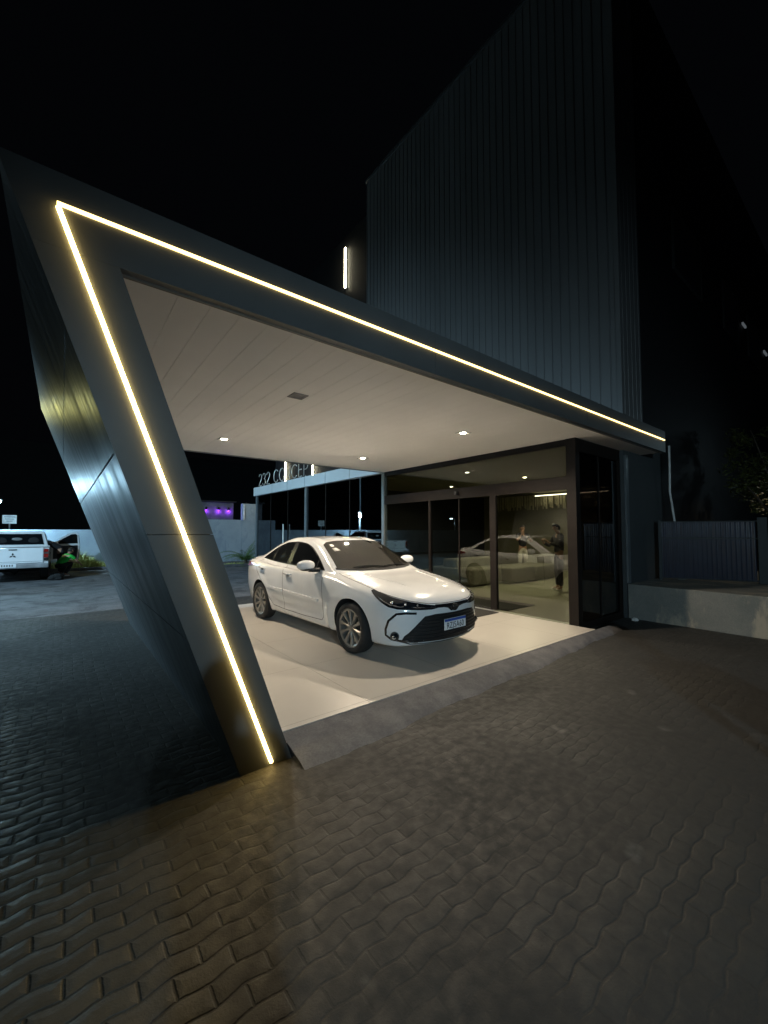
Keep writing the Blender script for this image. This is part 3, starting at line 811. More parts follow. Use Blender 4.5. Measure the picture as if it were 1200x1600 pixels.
    for s in 'LR':
        d = (V['to' + s] - V['an' + s]); d.z = 0; d.normalize(); a = V['an' + s]
        sk_ = {'h': (a.x - d.x * .03, a.y - d.y * .03, a.z - .03, .046), 'm': (a.x + d.x * .06, a.y + d.y * .06, a.z - .04, .045, .035), 't': (a.x + d.x * .16, a.y + d.y * .16, a.z - .045, .04, .028)}
        skin_mesh(sk_, [('h', 'm'), ('m', 't')], 'm', shoe, 'shoe', r)
    # hair and face
    h = V['head']; fw = V.get('face', Vector((0, -1, 0))).normalized(); sd = up.cross(fw).normalized()
    hb = MB(); hb.ball((0, 0, 0), .088, .104, .10, 18, 12)
    mat3 = Matrix((sd, fw, up)).transposed()
    keep = [f for f in hb.f if not all(hb.v[i][1] > .03 and hb.v[i][2] < .045 for i in f)]
    hb.f = keep; hb.m = [0] * len(keep)
    hb.v = [tuple(h + up * .028 - fw * .012 + mat3 @ Vector(v)) for v in hb.v]
    hb.build('hair', M['hair'], r, smooth=True)
    for sx in (-1, 1):
        p = h + fw * .082 + sd * .03 * sx + up * .012; MB().ball(p, .011, .011, .008, 8, 6).build('eye', M['hair'], r, smooth=True)
    fb = MB(); p = h + fw * .094 - up * .012; fb.tube([p + up * .03 - fw * .012, p + fw * .006, p - up * .012 - fw * .01], [.006, .013, .008], 8); fb.build('nose', M['skin'], r, smooth=True)
    fb = MB(); p = h + fw * .079 - up * .048; fb.tube([p - sd * .02 - fw * .004, p + fw * .003, p + sd * .02 - fw * .004], .006, 6); fb.build('mouth', vary('lips', (.25, .09, .08), .5), r, smooth=True)
    for sx in (-1, 1): MB().ball(h + sd * .082 * sx - fw * .005, .012, .018, .028, 8, 6).build('ear', M['skin'], r, smooth=True)
    return r
M['black_cloth'] = vary('black_cloth', (.012, .012, .014), .9)
M['pale_cloth'] = vary('pale_trousers', (.62, .60, .52), .8)
M['green_cloth'] = vary('bright_green_cloth', (.02, .42, .05), .8)
M['shoe'] = vary('dark_shoe', (.02, .02, .02), .6)
M['white_shoe'] = vary('white_shoe', (.6, .6, .6), .6)
stand = dict(pel=(0, 0, .95), chest=(0, .01, 1.28), neck=(0, 0, 1.47), head=(0, -.01, 1.63),
             shL=(.18, 0, 1.42), shR=(-.18, 0, 1.42), hipL=(.09, 0, .90), hipR=(-.09, 0, .90), knL=(.10, -.02, .50), knR=(-.10, -.01, .50), anL=(.11, 0, .09), anR=(-.11, .02, .09), toL=(.13, -.14, .05), toR=(-.13, -.12, .05))
j = dict(stand); j.update(elL=(.27, -.10, 1.17), wrL=(.20, -.30, 1.22), haL=(.13, -.35, 1.25), elR=(-.25, -.16, 1.20), wrR=(-.12, -.24, 1.44), haR=(-.08, -.22, 1.52))
figure((12.80, 8.25, P), -.6, 'person in black T-shirt and pale trousers standing behind the lobby sofa, hand at face', j, M['black_cloth'], M['pale_cloth'], M['shoe'])
j = dict(stand); j.update(elL=(.26, -.12, 1.15), wrL=(.14, -.32, 1.25), haL=(.08, -.37, 1.31), elR=(-.25, -.14, 1.15), wrR=(-.14, -.33, 1.24), haR=(-.08, -.38, 1.29), head=(0, -.06, 1.62))
figure((10.10, 5.46, P), -2.2, 'person in black clothes standing half hidden behind the lobby corner post', j, M['black_cloth'], M['black_cloth'], M['white_shoe'], 'long')
# crouching in green by the truck, and one leaning into the cab
j = dict(pel=(0, .12, .42), chest=(0, -.10, .66), neck=(0, -.22, .80), head=(0, -.31, .93), face=(0, -1, -.3), shL=(.17, -.18, .76), shR=(-.17, -.18, .76),
         elL=(.22, -.38, .58), wrL=(.16, -.56, .50), haL=(.13, -.63, .47), elR=(-.22, -.38, .56), wrR=(-.15, -.54, .46), haR=(-.12, -.60, .42),
         hipL=(.09, .10, .40), hipR=(-.09, .10, .40), knL=(.14, -.28, .52), knR=(-.14, -.26, .50), anL=(.12, -.05, .10), anR=(-.12, -.02, .10), toL=(.14, -.20, .05), toR=(-.14, -.18, .05))
figure((.02, 18.45, 0), 2.2, 'person in a bright green shirt crouching beside the open pickup door', j, M['green_cloth'], M['black_cloth'], M['white_shoe'])
j = dict(stand); j.update(chest=(0, -.22, 1.15), neck=(0, -.42, 1.25), head=(0, -.55, 1.30), face=(0, -1, -.4), shL=(.17, -.36, 1.25), shR=(-.17, -.36, 1.25), pel=(0, .02, .93),
         elL=(.22, -.55, 1.05), wrL=(.18, -.76, 1.02), haL=(.16, -.83, 1.02), elR=(-.22, -.55, 1.05), wrR=(-.18, -.76, 1.02), haR=(-.16, -.83, 1.02))
figure((-.02, 19.35, 0), 1.75 + PI, 'dark clothed person leaning into the cab behind the open pickup door', j, M['black_cloth'], M['black_cloth'], M['shoe'])
lump('black_sack', (-.10, 17.62, .0), .22, M['matt_black'], 'black sack on the ground behind the rear wheel of the pickup', 'bag')

j = dict(stand); j.update(elL=(.22, -.14, 1.18), wrL=(.12, -.30, 1.36), haL=(.08, -.34, 1.44), elR=(-.22, -.14, 1.18), wrR=(-.12, -.30, 1.36), haR=(-.08, -.34, 1.44))
figure((-.06, -.50, 0), PI - .37, 'photographer standing behind the camera in dark shirt with raised hands', j, M['black_cloth'], M['black_cloth'], M['shoe'])
figure((2.45, -1.35, 0), PI - .7, 'bystander in black clothes standing on the paving to the right of the photographer', dict(stand, elL=(.24, .02, 1.16), wrL=(.25, -.06, .92), haL=(.25, -.08, .84), elR=(-.24, .02, 1.16), wrR=(-.25, -.06, .92), haR=(-.25, -.08, .84)), M['black_cloth'], M['black_cloth'], M['shoe'])
# ------------------------------------------------------------------ cars
def pchip(xs, ys):
    n = len(xs); h = [xs[i + 1] - xs[i] for i in range(n - 1)]; d = [(ys[i + 1] - ys[i]) / h[i] for i in range(n - 1)]
    m = [d[0]] + [0] * (n - 2) + [d[-1]]
    for i in range(1, n - 1):
        if d[i - 1] * d[i] > 0:
            w1 = 2 * h[i] + h[i - 1]; w2 = h[i] + 2 * h[i - 1]; m[i] = (w1 + w2) / (w1 / d[i - 1] + w2 / d[i])
    def f(x):
        if x <= xs[0]: return ys[0]
        if x >= xs[-1]: return ys[-1]
        i = max(j for j in range(n - 1) if xs[j] <= x); t = (x - xs[i]) / h[i]
        return ys[i] * (1 + 2 * t) * (1 - t) ** 2 + h[i] * m[i] * t * (1 - t) ** 2 + ys[i + 1] * t * t * (3 - 2 * t) + h[i] * m[i + 1] * t * t * (t - 1)
    return f
def catm(P0, P1, P2, P3, t):
    return tuple(.5 * (2 * b + (c - a) * t + (2 * a - 5 * b + 4 * c - d) * t * t + (3 * b - a - 3 * c + d) * t ** 3) for a, b, c, d in zip(P0, P1, P2, P3))

M['paint'] = vary('white_car_paint', (.72, .73, .74), .2, 2.5, .04, coat=1.)
M['carglass'] = Mat('black_car_glass', (.006, .007, .008), .04, spec=.6).m
M['windscreen'] = Mat('dark_windscreen_glass', (.016, .015, .013), .05, spec=.9, coat=.6).m
M['lampglass'] = Mat('smoked_lamp_glass', (.012, .014, .018), .06, coat=1.).m
M['chrome'] = Mat('lamp_chrome', (.75, .78, .82), .12, 1.).m
M['mesh'] = vary('black_grille_mesh', (.004, .004, .0045), .7, 20., .3, .004, 220)
M['gloss_black'] = Mat('gloss_black_trim', (.012, .012, .014), .12, coat=.6).m
M['seam'] = Mat('panel_gap', (.012, .012, .012), .8).m
M['tyre'] = vary('tyre_rubber', (.018, .017, .016), .8, 12., .3, .003, 90)
M['alloy'] = vary('dusty_alloy', (.30, .28, .25), .38, 9., .12, metal=.65)
M['plate'] = Mat('number_plate_white', (.72, .74, .76), .4).m
M['plate_blue'] = Mat('number_plate_blue', (.02, .07, .35), .4).m
M['red_lens'] = Mat('red_tail_lens', (.25, .012, .01), .12, coat=.8).m
M['sticker'] = Mat('pale_sticker', (.62, .60, .55), .5).m

ST = [ # s, zb, wb, zm, wm, zs, ws, zbelt, wbelt, zr, wr, zt
 (0.00, .27, .58, .40, .64, .55, .64, .615, .58, .640, .40, .650),
 (0.03, .22, .68, .42, .735, .59, .735, .655, .67, .685, .45, .697),
 (0.10, .20, .75, .43, .795, .63, .79, .705, .72, .738, .49, .752),
 (0.25, .19, .80, .45, .84, .68, .835, .760, .755, .798, .51, .812),
 (0.50, .19, .82, .48, .868, .735, .862, .822, .765, .855, .52, .866),
 (0.90, .19, .825, .52, .886, .79, .880, .888, .765, .912, .53, .922),
 (1.20, .19, .825, .52, .886, .83, .880, .930, .770, .952, .56, .962),
 (1.36, .19, .825, .52, .886, .845, .882, .948, .780, .985, .71, 1.028),
 (1.60, .19, .825, .52, .886, .870, .882, .966, .785, 1.09, .69, 1.155),
 (1.90, .19, .825, .52, .886, .885, .882, .977, .787, 1.235, .635, 1.300),
 (2.15, .19, .825, .52, .887, .893, .883, .983, .787, 1.338, .600, 1.395),
 (2.40, .19, .825, .52, .887, .900, .883, .988, .787, 1.388, .582, 1.440),
 (2.70, .19, .825, .52, .887, .908, .883, .993, .785, 1.398, .575, 1.455),
 (3.00, .19, .825, .52, .887, .915, .882, .998, .780, 1.388, .570, 1.450),
 (3.30, .19, .825, .52, .887, .922, .880, 1.004, .772, 1.348, .565, 1.418),
 (3.60, .19, .825, .52, .885, .930, .876, 1.012, .760, 1.278, .575, 1.342),
 (3.85, .20, .82, .52, .880, .940, .870, 1.022, .745, 1.188, .595, 1.243),
 (4.05, .21, .81, .53, .872, .948, .862, 1.030, .730, 1.118, .605, 1.153),
 (4.18, .22, .80, .54, .865, .952, .855, 1.034, .722, 1.084, .590, 1.106),
 (4.35, .23, .78, .55, .850, .950, .842, 1.034, .712, 1.072, .550, 1.090),
 (4.50, .25, .75, .55, .825, .920, .818, 1.012, .690, 1.055, .510, 1.076),
 (4.58, .27, .71, .55, .790, .860, .785, .955, .660, .995, .480, 1.015),
 (4.63, .31, .64, .52, .720, .740, .710, .830, .600, .865, .420, .880)]
WF, WR, WRAD, ARCH = .96, 3.66, .318, .374
F_ = [pchip([r[0] for r in ST], [r[k] for r in ST]) for k in range(1, 12)]
def bow(x, s):
    a = abs(x) / .89
    return .36 * a ** 2.5 * max(0, 1 - s / 2.3) - .26 * a ** 2.6 * max(0, (s - 3.2) / 1.43)
def section(s):
    zb, wb, zm, wm, zs, ws, ze, we, zr, wr, zt = [f(s) for f in F_]
    K = [(0, zb), (wb * .93, zb), (wb, zb + .045), (wm, zm), (ws, zs), (we, ze), (wr, zr), (wr * .58, zr + (zt - zr) * .74), (0, zt)]
    out = [(0, zb), (wb * .31, zb), (wb * .62, zb)]
    cnt = [3, 7, 9, 7, 10, 5, 6]
    for i in range(1, 8):
        a = K[i - 1] if i > 1 else K[1]; d = K[i + 2] if i < 7 else (-K[7][0], K[7][1])
        for k in range(cnt[i - 1]): out.append(catm(a, K[i], K[i + 1], d, k / cnt[i - 1]))
    out.append(K[8])
    res = []
    for x, z in out:
        for wc in (WF, WR):
            r = math.hypot(s - wc, z - .30)
            if z < .80: x += .016 * math.exp(-((r - .385) / .05) ** 2) * (1 if x > .6 else 0)
        # door sculpture: concave band low on the doors
        if x > .6 and 1.4 < s < 3.2: x -= .022 * math.exp(-((z - .40) / .07) ** 2) * min(1, (s - 1.4) / .25, (3.2 - s) / .2)
        res.append((x, z))
    return res
def car_body(par):
    svals = []
    for i in range(len(ST) - 1):
        a, b = ST[i][0], ST[i + 1][0]; k = max(2, int(round((b - a) / .04)))
        svals += [a + (b - a) * j / k for j in range(k)]
    svals.append(4.63)
    secs = [section(s) for s in svals]; n = len(secs[0])
    mb = MB(); idx = {}
    def vid(i, j, sg):
        x, z = secs[i][j]
        if x < 1e-6: sg = 1
        k = (i, j, sg)
        if k not in idx:
            s = svals[i]; idx[k] = len(mb.v); mb.v.append((sg * x, s + bow(x, s), z))
        return idx[k]
    def face(*v):
        q = []
        for a in v:
            if a not in q: q.append(a)
        if len(q) > 2: mb.f.append(tuple(q)); mb.m.append(0)
    for i in range(len(secs) - 1):
        for j in range(n - 1):
            for sg in (1, -1): face(vid(i, j, sg), vid(i + 1, j, sg), vid(i + 1, j + 1, sg), vid(i, j + 1, sg))
    # caps
    for i in (0, len(secs) - 1):
        s = svals[i]; m = 14; rows = []
        for j in range(n):
            x, z = secs[i][j]; row = []
            for k in range(m + 1):
                u = -1 + 2 * k / m
                if x < 1e-6: row.append(vid(i, j, 1)); continue
                if k == 0: row.append(vid(i, j, -1)); continue
                if k == m: row.append(vid(i, j, 1)); continue
                mb.v.append((u * x, s + bow(u * x, s), z)); row.append(len(mb.v) - 1)
            rows.append(row)
        for j in range(n - 1):
            for k in range(m): face(rows[j][k], rows[j][k + 1], rows[j + 1][k + 1], rows[j + 1][k])
    o = mb.build('body', [M['paint'], M['matt_black']], par, smooth=True)
    bm = bmesh.new(); bm.from_mesh(o.data); full = BVHTree.FromBMesh(bm); bm.free()
    # wheel arches
    cut = MB()
    for wc in (WF, WR):
        for sg in (-1, 1): cut.lathe([(.0005, sg * .60), (ARCH, sg * .60), (ARCH, sg * 1.1), (.0005, sg * 1.1)], 'x', (0, wc, .315), 48)
    c = cut.build('cutter', M['matt_black'], par)
    bo = o.modifiers.new('b', 'BOOLEAN'); bo.operation = 'DIFFERENCE'; bo.object = c; bo.solver = 'EXACT'
    bpy.context.view_layer.update()
    nm = mesh_from_eval(o); o.modifiers.clear(); o.data = nm; bpy.data.objects.remove(c)
    for p in nm.polygons:
        q = p.center
        for wc in (WF, WR):
            rs = [math.hypot(nm.vertices[v].co.y - wc, nm.vertices[v].co.z - .315) for v in p.vertices]
            if max(rs) < ARCH + .002 and (min(rs) > ARCH - .006 or all(abs(abs(nm.vertices[v].co.x) - .60) < .002 for v in p.vertices)): p.material_index = 1
    bm = bmesh.new(); bm.from_mesh(nm)
    for e in bm.edges:
        if len(e.link_faces) == 2 and e.calc_face_angle(0) > R(38): e.smooth = False
        elif len(e.link_faces) == 2 and e.link_faces[0].material_index != e.link_faces[1].material_index: e.smooth = False
    bm.to_mesh(nm); bm.free()
    return o, full

def side(y, z): return Vector((-2, y, z)), Vector((1, 0, 0))
def front(x, z): return Vector((x, -1, z)), Vector((0, 1, 0))
def rear(x, z): return Vector((x, 6, z)), Vector((0, -1, 0))
def top(x, y): return Vector((x, y, 3)), Vector((0, 0, -1))
def cyl(th, z):
    a = R(th); return Vector((-3 * math.sin(a), 1 - 3 * math.cos(a), z)), Vector((math.sin(a), math.cos(a), 0))
def cylr(th, z):
    a = R(th); return Vector((-3 * math.sin(a), 3.7 + 3 * math.cos(a), z)), Vector((math.sin(a), -math.cos(a), 0))
def hit(bvh, c, a, b, off):
    o, d = c(a, b); p, n, i, t = bvh.ray_cast(o, d)
    if p is None:
        p, n, i, t = bvh.find_nearest(o + d * 2.2)
    if n.dot(d) > 0: n = -n
    return p + n * off, n
def dens(pts, st, closed=True):
    out = []
    m = len(pts)
    for i in range(m if closed else m - 1):
        a, b = pts[i], pts[(i + 1) % m]; k = max(1, int(math.hypot((b[0] - a[0]), (b[1] - a[1])) / st))
        out += [(a[0] + (b[0] - a[0]) * j / k, a[1] + (b[1] - a[1]) * j / k) for j in range(k)]
    if not closed: out.append(pts[-1])
    return out
def inside(p, poly):
    c = False; j = len(poly) - 1
    for i in range(len(poly)):
        if (poly[i][1] > p[1]) != (poly[j][1] > p[1]) and p[0] < (poly[j][0] - poly[i][0]) * (p[1] - poly[i][1]) / (poly[j][1] - poly[i][1]) + poly[i][0]: c = not c
        j = i
    return c
def patch(name, outline, caster, mat, par, bvh, off=.004, st=.035, mirror=False, sx=1., skirt=.012):
    """sx scales the first coordinate to metres for meshing (degrees for cyl)"""
    ol = dens([(a * sx, b) for a, b in outline], st)
    xs = [p[0] for p in ol]; zs = [p[1] for p in ol]; ip = []
    x = min(xs) + st / 2
    while x < max(xs):
        z = min(zs) + st / 2
        while z < max(zs):
            if inside((x, z), ol) and min(math.hypot(x - q[0], z - q[1]) for q in ol) > st * .45: ip.append((x, z))
            z += st
        x += st
    vv, ee, ff, *_ = delaunay_2d_cdt([Vector(p) for p in ol + ip], [], [list(range(len(ol)))], 1, 1e-6)
    ff = [f for f in ff if inside((sum(vv[i][0] for i in f) / 3, sum(vv[i][1] for i in f) / 3), ol)]
    P3 = [hit(bvh, caster, v[0] / sx, v[1], off) for v in vv]
    res = []
    for sg in ((1, -1) if mirror else (1,)):
        mb = MB(); vs = [Vector((p.x * sg, p.y, p.z)) for p, n in P3]
        mb.add(vs, [tuple(f) if sg == 1 else tuple(reversed(f)) for f in ff])
        cnt = {}
        for f in ff:
            for i in range(len(f)):
                k = (f[i], f[(i + 1) % len(f)]); cnt[k] = 1
        bd = [k for k in cnt if (k[1], k[0]) not in cnt]
        n0 = len(mb.v)
        mb.v += [tuple(Vector((p.x * sg, p.y, p.z)) - Vector((n.x * sg, n.y, n.z)) * (off + skirt)) for p, n in P3]
        for a, b in bd: mb.f.append((b, a, n0 + a, n0 + b)); mb.m.append(0)
        me_o = mb.build(name, mat, par, angle=R(50)); res.append(me_o)
    return res
def ribbon(polys, caster, w, par, bvh, mat, name, off=.0015, mirror=True, sx=1., st=.03):
    for sg in ((1, -1) if mirror else (1,)):
        mb = MB()
        for pl_ in polys:
            pts = dens([(a * sx, b) for a, b in pl_], st, False); rows = []
            for i, p in enumerate(pts):
                a = pts[max(0, i - 1)]; b = pts[min(len(pts) - 1, i + 1)]; l = math.hypot(b[0] - a[0], b[1] - a[1]) or 1
                nx, ny = -(b[1] - a[1]) / l * w / 2, (b[0] - a[0]) / l * w / 2
                rows.append([hit(bvh, caster, (p[0] + nx * q) / sx, p[1] + ny * q, off)[0] for q in (-1, 1)])
            n0 = len(mb.v)
            for r_ in rows: mb.v += [(v.x * sg, v.y, v.z) for v in r_]
            for i in range(len(rows) - 1): mb.f.append((n0 + 2 * i, n0 + 2 * i + 1, n0 + 2 * i + 3, n0 + 2 * i + 2)); mb.m.append(0)
        mb.build(name, mat, par, smooth=True)

def wheel_parts(par, x, y, z, rad, wid, sg, spokes=10, mats=None):
    """one wheel: hub object > tyre, rim ; outer side towards sg*x"""
    mt = mats or M['alloy']
    rr = rad * .735; h = wid / 2
    w = MB().lathe([(.0005, -h * .2), (rr * .3, -h * .2), (rr * .3, h * .1), (.0005, h * .1)], 'x', (0, 0, 0), 20).build('wheel', M['matt_black'], par)
    w.location = (x, y, z)
    prof = [(rr - .004, -h * .9), (rr + .012, -h), (rad * .90, -h * 1.02), (rad * .975, -h * .9), (rad, -h * .7), (rad, h * .7), (rad * .975, h * .9), (rad * .90, h * 1.02), (rr + .012, h), (rr - .004, h * .9)]
    t = MB().lathe(prof, 'x', (0, 0, 0), 48)
    for k in range(4):
        a = -h * .5 + k * h * .333
        t.lathe([(rad + .0015, a - .008), (rad + .003, a), (rad + .0015, a + .008)], 'x', (0, 0, 0), 48)
    t = t.build('tyre', M['tyre'], w, smooth=True)
    r = MB(); o = sg * h
    r.lathe([(rr + .004, o * 1.0), (rr + .010, o * .96), (rr - .006, o * .90), (rr - .022, o * .80), (rr - .026, o * .2), (rr - .01, -o * .8)], 'x', (0, 0, 0), 48)
    r.lathe([(.0005, o * .86), (.032, o * .85), (.04, o * .80), (.055, o * .74), (.06, o * .4)], 'x', (0, 0, 0), 24)
    for k in range(spokes):
        a = 2 * PI * k / spokes + .2; rad_ = [.04, rr * .55, rr - .014]; ww = [.013, .019, .033]; dd = [.78, .80, .90]
        vs = []
        for q, wq, dq in zip(rad_, ww, dd):
            for u, dx in ((-wq, -.10), (-wq * .55, 0), (wq * .55, 0), (wq, -.10)):
                cy, cz = q * math.cos(a) - u * math.sin(a), q * math.sin(a) + u * math.cos(a)
                vs.append((o * (dq + dx), cy, cz))
            for u in (wq, -wq):
                cy, cz = q * math.cos(a) - u * math.sin(a), q * math.sin(a) + u * math.cos(a)
                vs.append((o * (dq - .35), cy, cz))
        fs = []
        for i in range(2):
            for j in range(6): fs.append((i * 6 + j, i * 6 + (j + 1) % 6, (i + 1) * 6 + (j + 1) % 6, (i + 1) * 6 + j))
        fs.append(tuple(range(6)))
        r.add(vs, fs)
    for k in range(5):
        a = 2 * PI * k / 5; r.ball((o * .79, .048 * math.cos(a), .048 * math.sin(a)), .006, .006, .006, 6, 4)
    r = r.build('rim', mt, w, angle=R(35))
    b = MB().lathe([(.0005, o * .15), (rr * .80, o * .15), (rr * .80, o * .10), (.0005, o * .10)], 'x', (0, 0, 0), 32).build('brake_disc', M['frame_blue'], w, smooth=False)
    return w

def text_mesh(txt, size, name, mat, par, ext=.001, sxy=(1, 1)):
    cu = bpy.data.curves.new(name, 'FONT'); cu.body = txt; cu.size = size; cu.align_x = 'CENTER'; cu.align_y = 'CENTER'; cu.extrude = ext; cu.resolution_u = 3; cu.space_character = 1.05
    o = bpy.data.objects.new(name, cu); COL.objects.link(o); bpy.context.view_layer.update()
    me = mesh_from_eval(o); bpy.data.objects.remove(o)
    me.materials.clear(); me.materials.append(mat)
    r = bpy.data.objects.new(name, me); COL.objects.link(r); r.parent = par
    for v in me.vertices: v.co.x *= sxy[0]; v.co.y *= sxy[1]
    return r

def sedan():
    car = empty('parked_car', (3.80, 3.42, P), .04)
    tag(car, 'white four door sedan parked on the beige floor under the canopy', 'car')
    body, bv = car_body(car)
    # side glass
    T = pchip([1.70, 1.86, 2.05, 2.30, 2.50, 2.80, 3.10, 3.35, 3.60, 3.80, 3.86], [.982, 1.085, 1.195, 1.305, 1.348, 1.366, 1.352, 1.302, 1.205, 1.10, 1.062])
    Bo = pchip([1.70, 2.2, 2.78, 3.4, 3.86], [.975, .985, 1.000, 1.022, 1.050])
    def dlo(a, b, m=0.): 
        k = max(4, int((b - a) / .06)); xs = [a + (b - a) * i / k for i in range(k + 1)]
        return [(x, Bo(x) + m) for x in xs] + [(x, max(T(x) - m, Bo(x) + m + .004)) for x in reversed(xs)]
    patch('window_surround', dlo(1.70, 3.86), side, Mat('satin_pillar_trim', (.035, .035, .037), .25).m, car, bv, .003, mirror=True)
    patch('side_window', dlo(1.735, 1.93, .012), side, M['carglass'], car, bv, .006, mirror=True)
    patch('side_window', dlo(1.955, 2.72, .014), side, M['carglass'], car, bv, .006, mirror=True)
    patch('side_window', dlo(2.86, 3.42, .014), side, M['carglass'], car, bv, .006, mirror=True)
    patch('side_window', dlo(3.455, 3.83, .014), side, M['carglass'], car, bv, .006, mirror=True)
    # windscreen
    ws = [(.70, 1.002), (.665, 1.09), (.612, 1.235), (.572, 1.33), (.50, 1.366), (.3, 1.386), (0, 1.392)]
    ws = ws + [(-x, z) for x, z in reversed(ws[:-1])] + [(-.35, .990), (0, .986), (.35, .990)]
    patch('windscreen', ws, front, M['windscreen'], car, bv, .004, .045)
    cw = [(-.72, 1.002), (-.4, .984), (0, .978), (.4, .984), (.72, 1.002), (.71, 1.022), (.4, 1.006), (0, 1.002), (-.4, 1.006), (-.71, 1.022)]
    patch('cowl', cw, front, M['matt_black'], car, bv, .007, .03)
    rw_ = [(.60, 1.13), (.56, 1.25), (.50, 1.33), (.3, 1.36), (0, 1.37)]
    rw_ = rw_ + [(-x, z) for x, z in reversed(rw_[:-1])] + [(-.3, 1.14), (0, 1.145), (.3, 1.14)]
    patch('rear_window', rw_, rear, M['carglass'], car, bv, .004, .05)
    for x0, x1, y0 in ((-.5, .02, 1.28), (-.02, .52, 1.29)):
        p = [hit(bv, front, x0 + (x1 - x0) * i / 6, 1.0 + .012 + .015 * math.sin(i / 6 * PI), .016)[0] for i in range(7)]
        MB().tube(p, .008, 6).build('wiper', M['matt_black'], car, smooth=True)
    patch('sticker', [(-.50, 1.30), (-.44, 1.305), (-.445, 1.335), (-.50, 1.33)], front, M['sticker'], car, bv, .007, .03)
    patch('sticker', [(-.52, 1.235), (-.42, 1.245), (-.44, 1.285), (-.52, 1.275)], front, Mat('faint_sticker', (.14, .135, .12), .3).m, car, bv, .007, .03)
    c = hit(bv, front, -.05, 1.33, .0)[0]
    # seams
    ribbon([[(1.62, .925), (1.60, .75), (1.58, .55), (1.60, .36), (1.66, .30), (2.2, .285), (2.80, .29), (3.17, .31), (3.26, .42), (3.42, .60), (3.62, .72), (3.80, .84), (3.83, .95), (3.80, 1.03)],
            [(2.79, .995), (2.775, .80), (2.77, .50), (2.80, .29)]], side, .009, car, bv, M['seam'], 'door_gap')
    ribbon([[(-.50, .06), (-.66, .26), (-.735, .5), (-.748, .9), (-.745, 1.25), (-.735, 1.40)]], top, .007, car, bv, M['seam'], 'bonnet_gap')
    for sg in (1, -1):
        pts = [hit(bv, top, -.34 - .16 * t, .42 + .78 * t, .001)[0] for t in [i / 10 for i in range(11)]]
        MB().tube([(p.x * sg, p.y, p.z - .002) for p in pts], [.001] + [.006] * 9 + [.001], 6).build('bonnet_crease', M['paint'], car, smooth=True)
    # side protection strips
    patch('side_moulding', [(1.72, .545), (2.74, .565), (2.74, .610), (1.70, .590)], side, M['paint'], car, bv, .013, .05, mirror=True)
    patch('side_moulding', [(2.80, .567), (3.32, .575), (3.36, .620), (2.80, .612)], side, M['paint'], car, bv, .013, .05, mirror=True)
    for y in (2.60, 3.56):
        z = .865 if y < 3 else .90
        for sg in (1, -1):
            p0 = hit(bv, side, y - .09, z, .028)[0]; p1 = hit(bv, side, y + .09, z + .004, .028)[0]; a0 = hit(bv, side, y - .10, z, .0)[0]; a1 = hit(bv, side, y + .10, z + .004, 0)[0]
            h_ = MB().tube([(q.x * sg, q.y, q.z) for q in (a0, p0, p0.lerp(p1, .5) + Vector((-.003, 0, 0)), p1, a1)], [.012, .014, .015, .014, .012], 10)
            h_.build('door_handle', M['paint'], car, smooth=True)
            cp = hit(bv, side, y, z - .012, .001)[0]
            MB().ball((cp.x * sg, cp.y, cp.z), .006, .055, .026, 14, 8).build('handle_recess', M['seam'], car, smooth=True)
    # mirrors
    for sg in (1, -1):
        mm = MB().ball((-.995 * sg, 1.86, 1.045), .14, .08, .064, 20, 12)
        mm.v = [(x, min(y, 1.90) - .10 * max(0, abs(x) - .98) * 0, z + (.02 if z > 1.045 else 0)) for x, y, z in mm.v]
        mo = mm.build('side_mirror', M['paint'], car, smooth=True)
        MB().box(-1.075 * sg, -.885 * sg, 1.901, 1.905, 1.0, 1.09).build('mirror_glass', M['chrome'], mo)
        MB().tube([(-.80 * sg, 1.80, .985), (-.88 * sg, 1.83, .985), (-.95 * sg, 1.85, 1.0)], [.035, .03, .04], 10).build('mirror_arm', M['black'], mo, smooth=True)
        MB().ball((-.985 * sg, 1.862, 1.010), .112, .07, .036, 16, 8).build('mirror_base', M['black'], mo, smooth=True)
    # front end
    HL = [(15, .655), (22, .672), (34, .706), (46, .748), (56, .79), (64, .822), (66, .812), (60, .750), (54, .692), (49, .652), (43, .632), (30, .622), (20, .618), (15.5, .630)]
    for o_ in patch('headlight', HL, cyl, M['lampglass'], car, bv, .006, .025, mirror=True, sx=.0165):
        sg = 1 if sum(v.co.x for v in o_.data.vertices) < 0 else -1
        for (t0, z0, rr_) in ((47, .700, .024), (38, .682, .020), (30, .670, .017)):
            p = hit(bv, cyl, t0, z0, .0)[0]
            a = R(t0); dd = Vector((-math.sin(a), -math.cos(a), 0))
            MB().ball((p.x * sg + dd.x * sg * .003, p.y + dd.y * .003, p.z), rr_, rr_, rr_ * .8, 14, 9).build('projector', M['chrome'], o_, smooth=True)
        pts = [hit(bv, cyl, t, z, .0075)[0] for t, z in ((17, .641), (30, .646), (42, .658), (48, .677), (53, .71), (58, .752))]
        MB().tube([(p.x * sg, p.y, p.z) for p in pts], .0045, 6).build('light_guide', M['chrome'], o_, smooth=True)
    st_ = [(-17, .632), (-10, .628), (-6, .615), (-3, .575), (3, .575), (6, .615), (10, .628), (17, .632), (17, .668), (8, .664), (0, .662), (-8, .664), (-17, .668)]
    patch('grille_bar', st_, cyl, M['gloss_black'], car, bv, .008, .02, sx=.0165)
    ribbon([[(-58, .800), (-46, .757), (-34, .715), (-22, .683), (-8, .674), (8, .674), (22, .683), (34, .715), (46, .757), (58, .80)]], cyl, .006, car, bv, M['seam'], 'nose_gap', .003, False, .0165)
    c0 = hit(bv, front, 0, .618, .020)[0]
    em = MB()
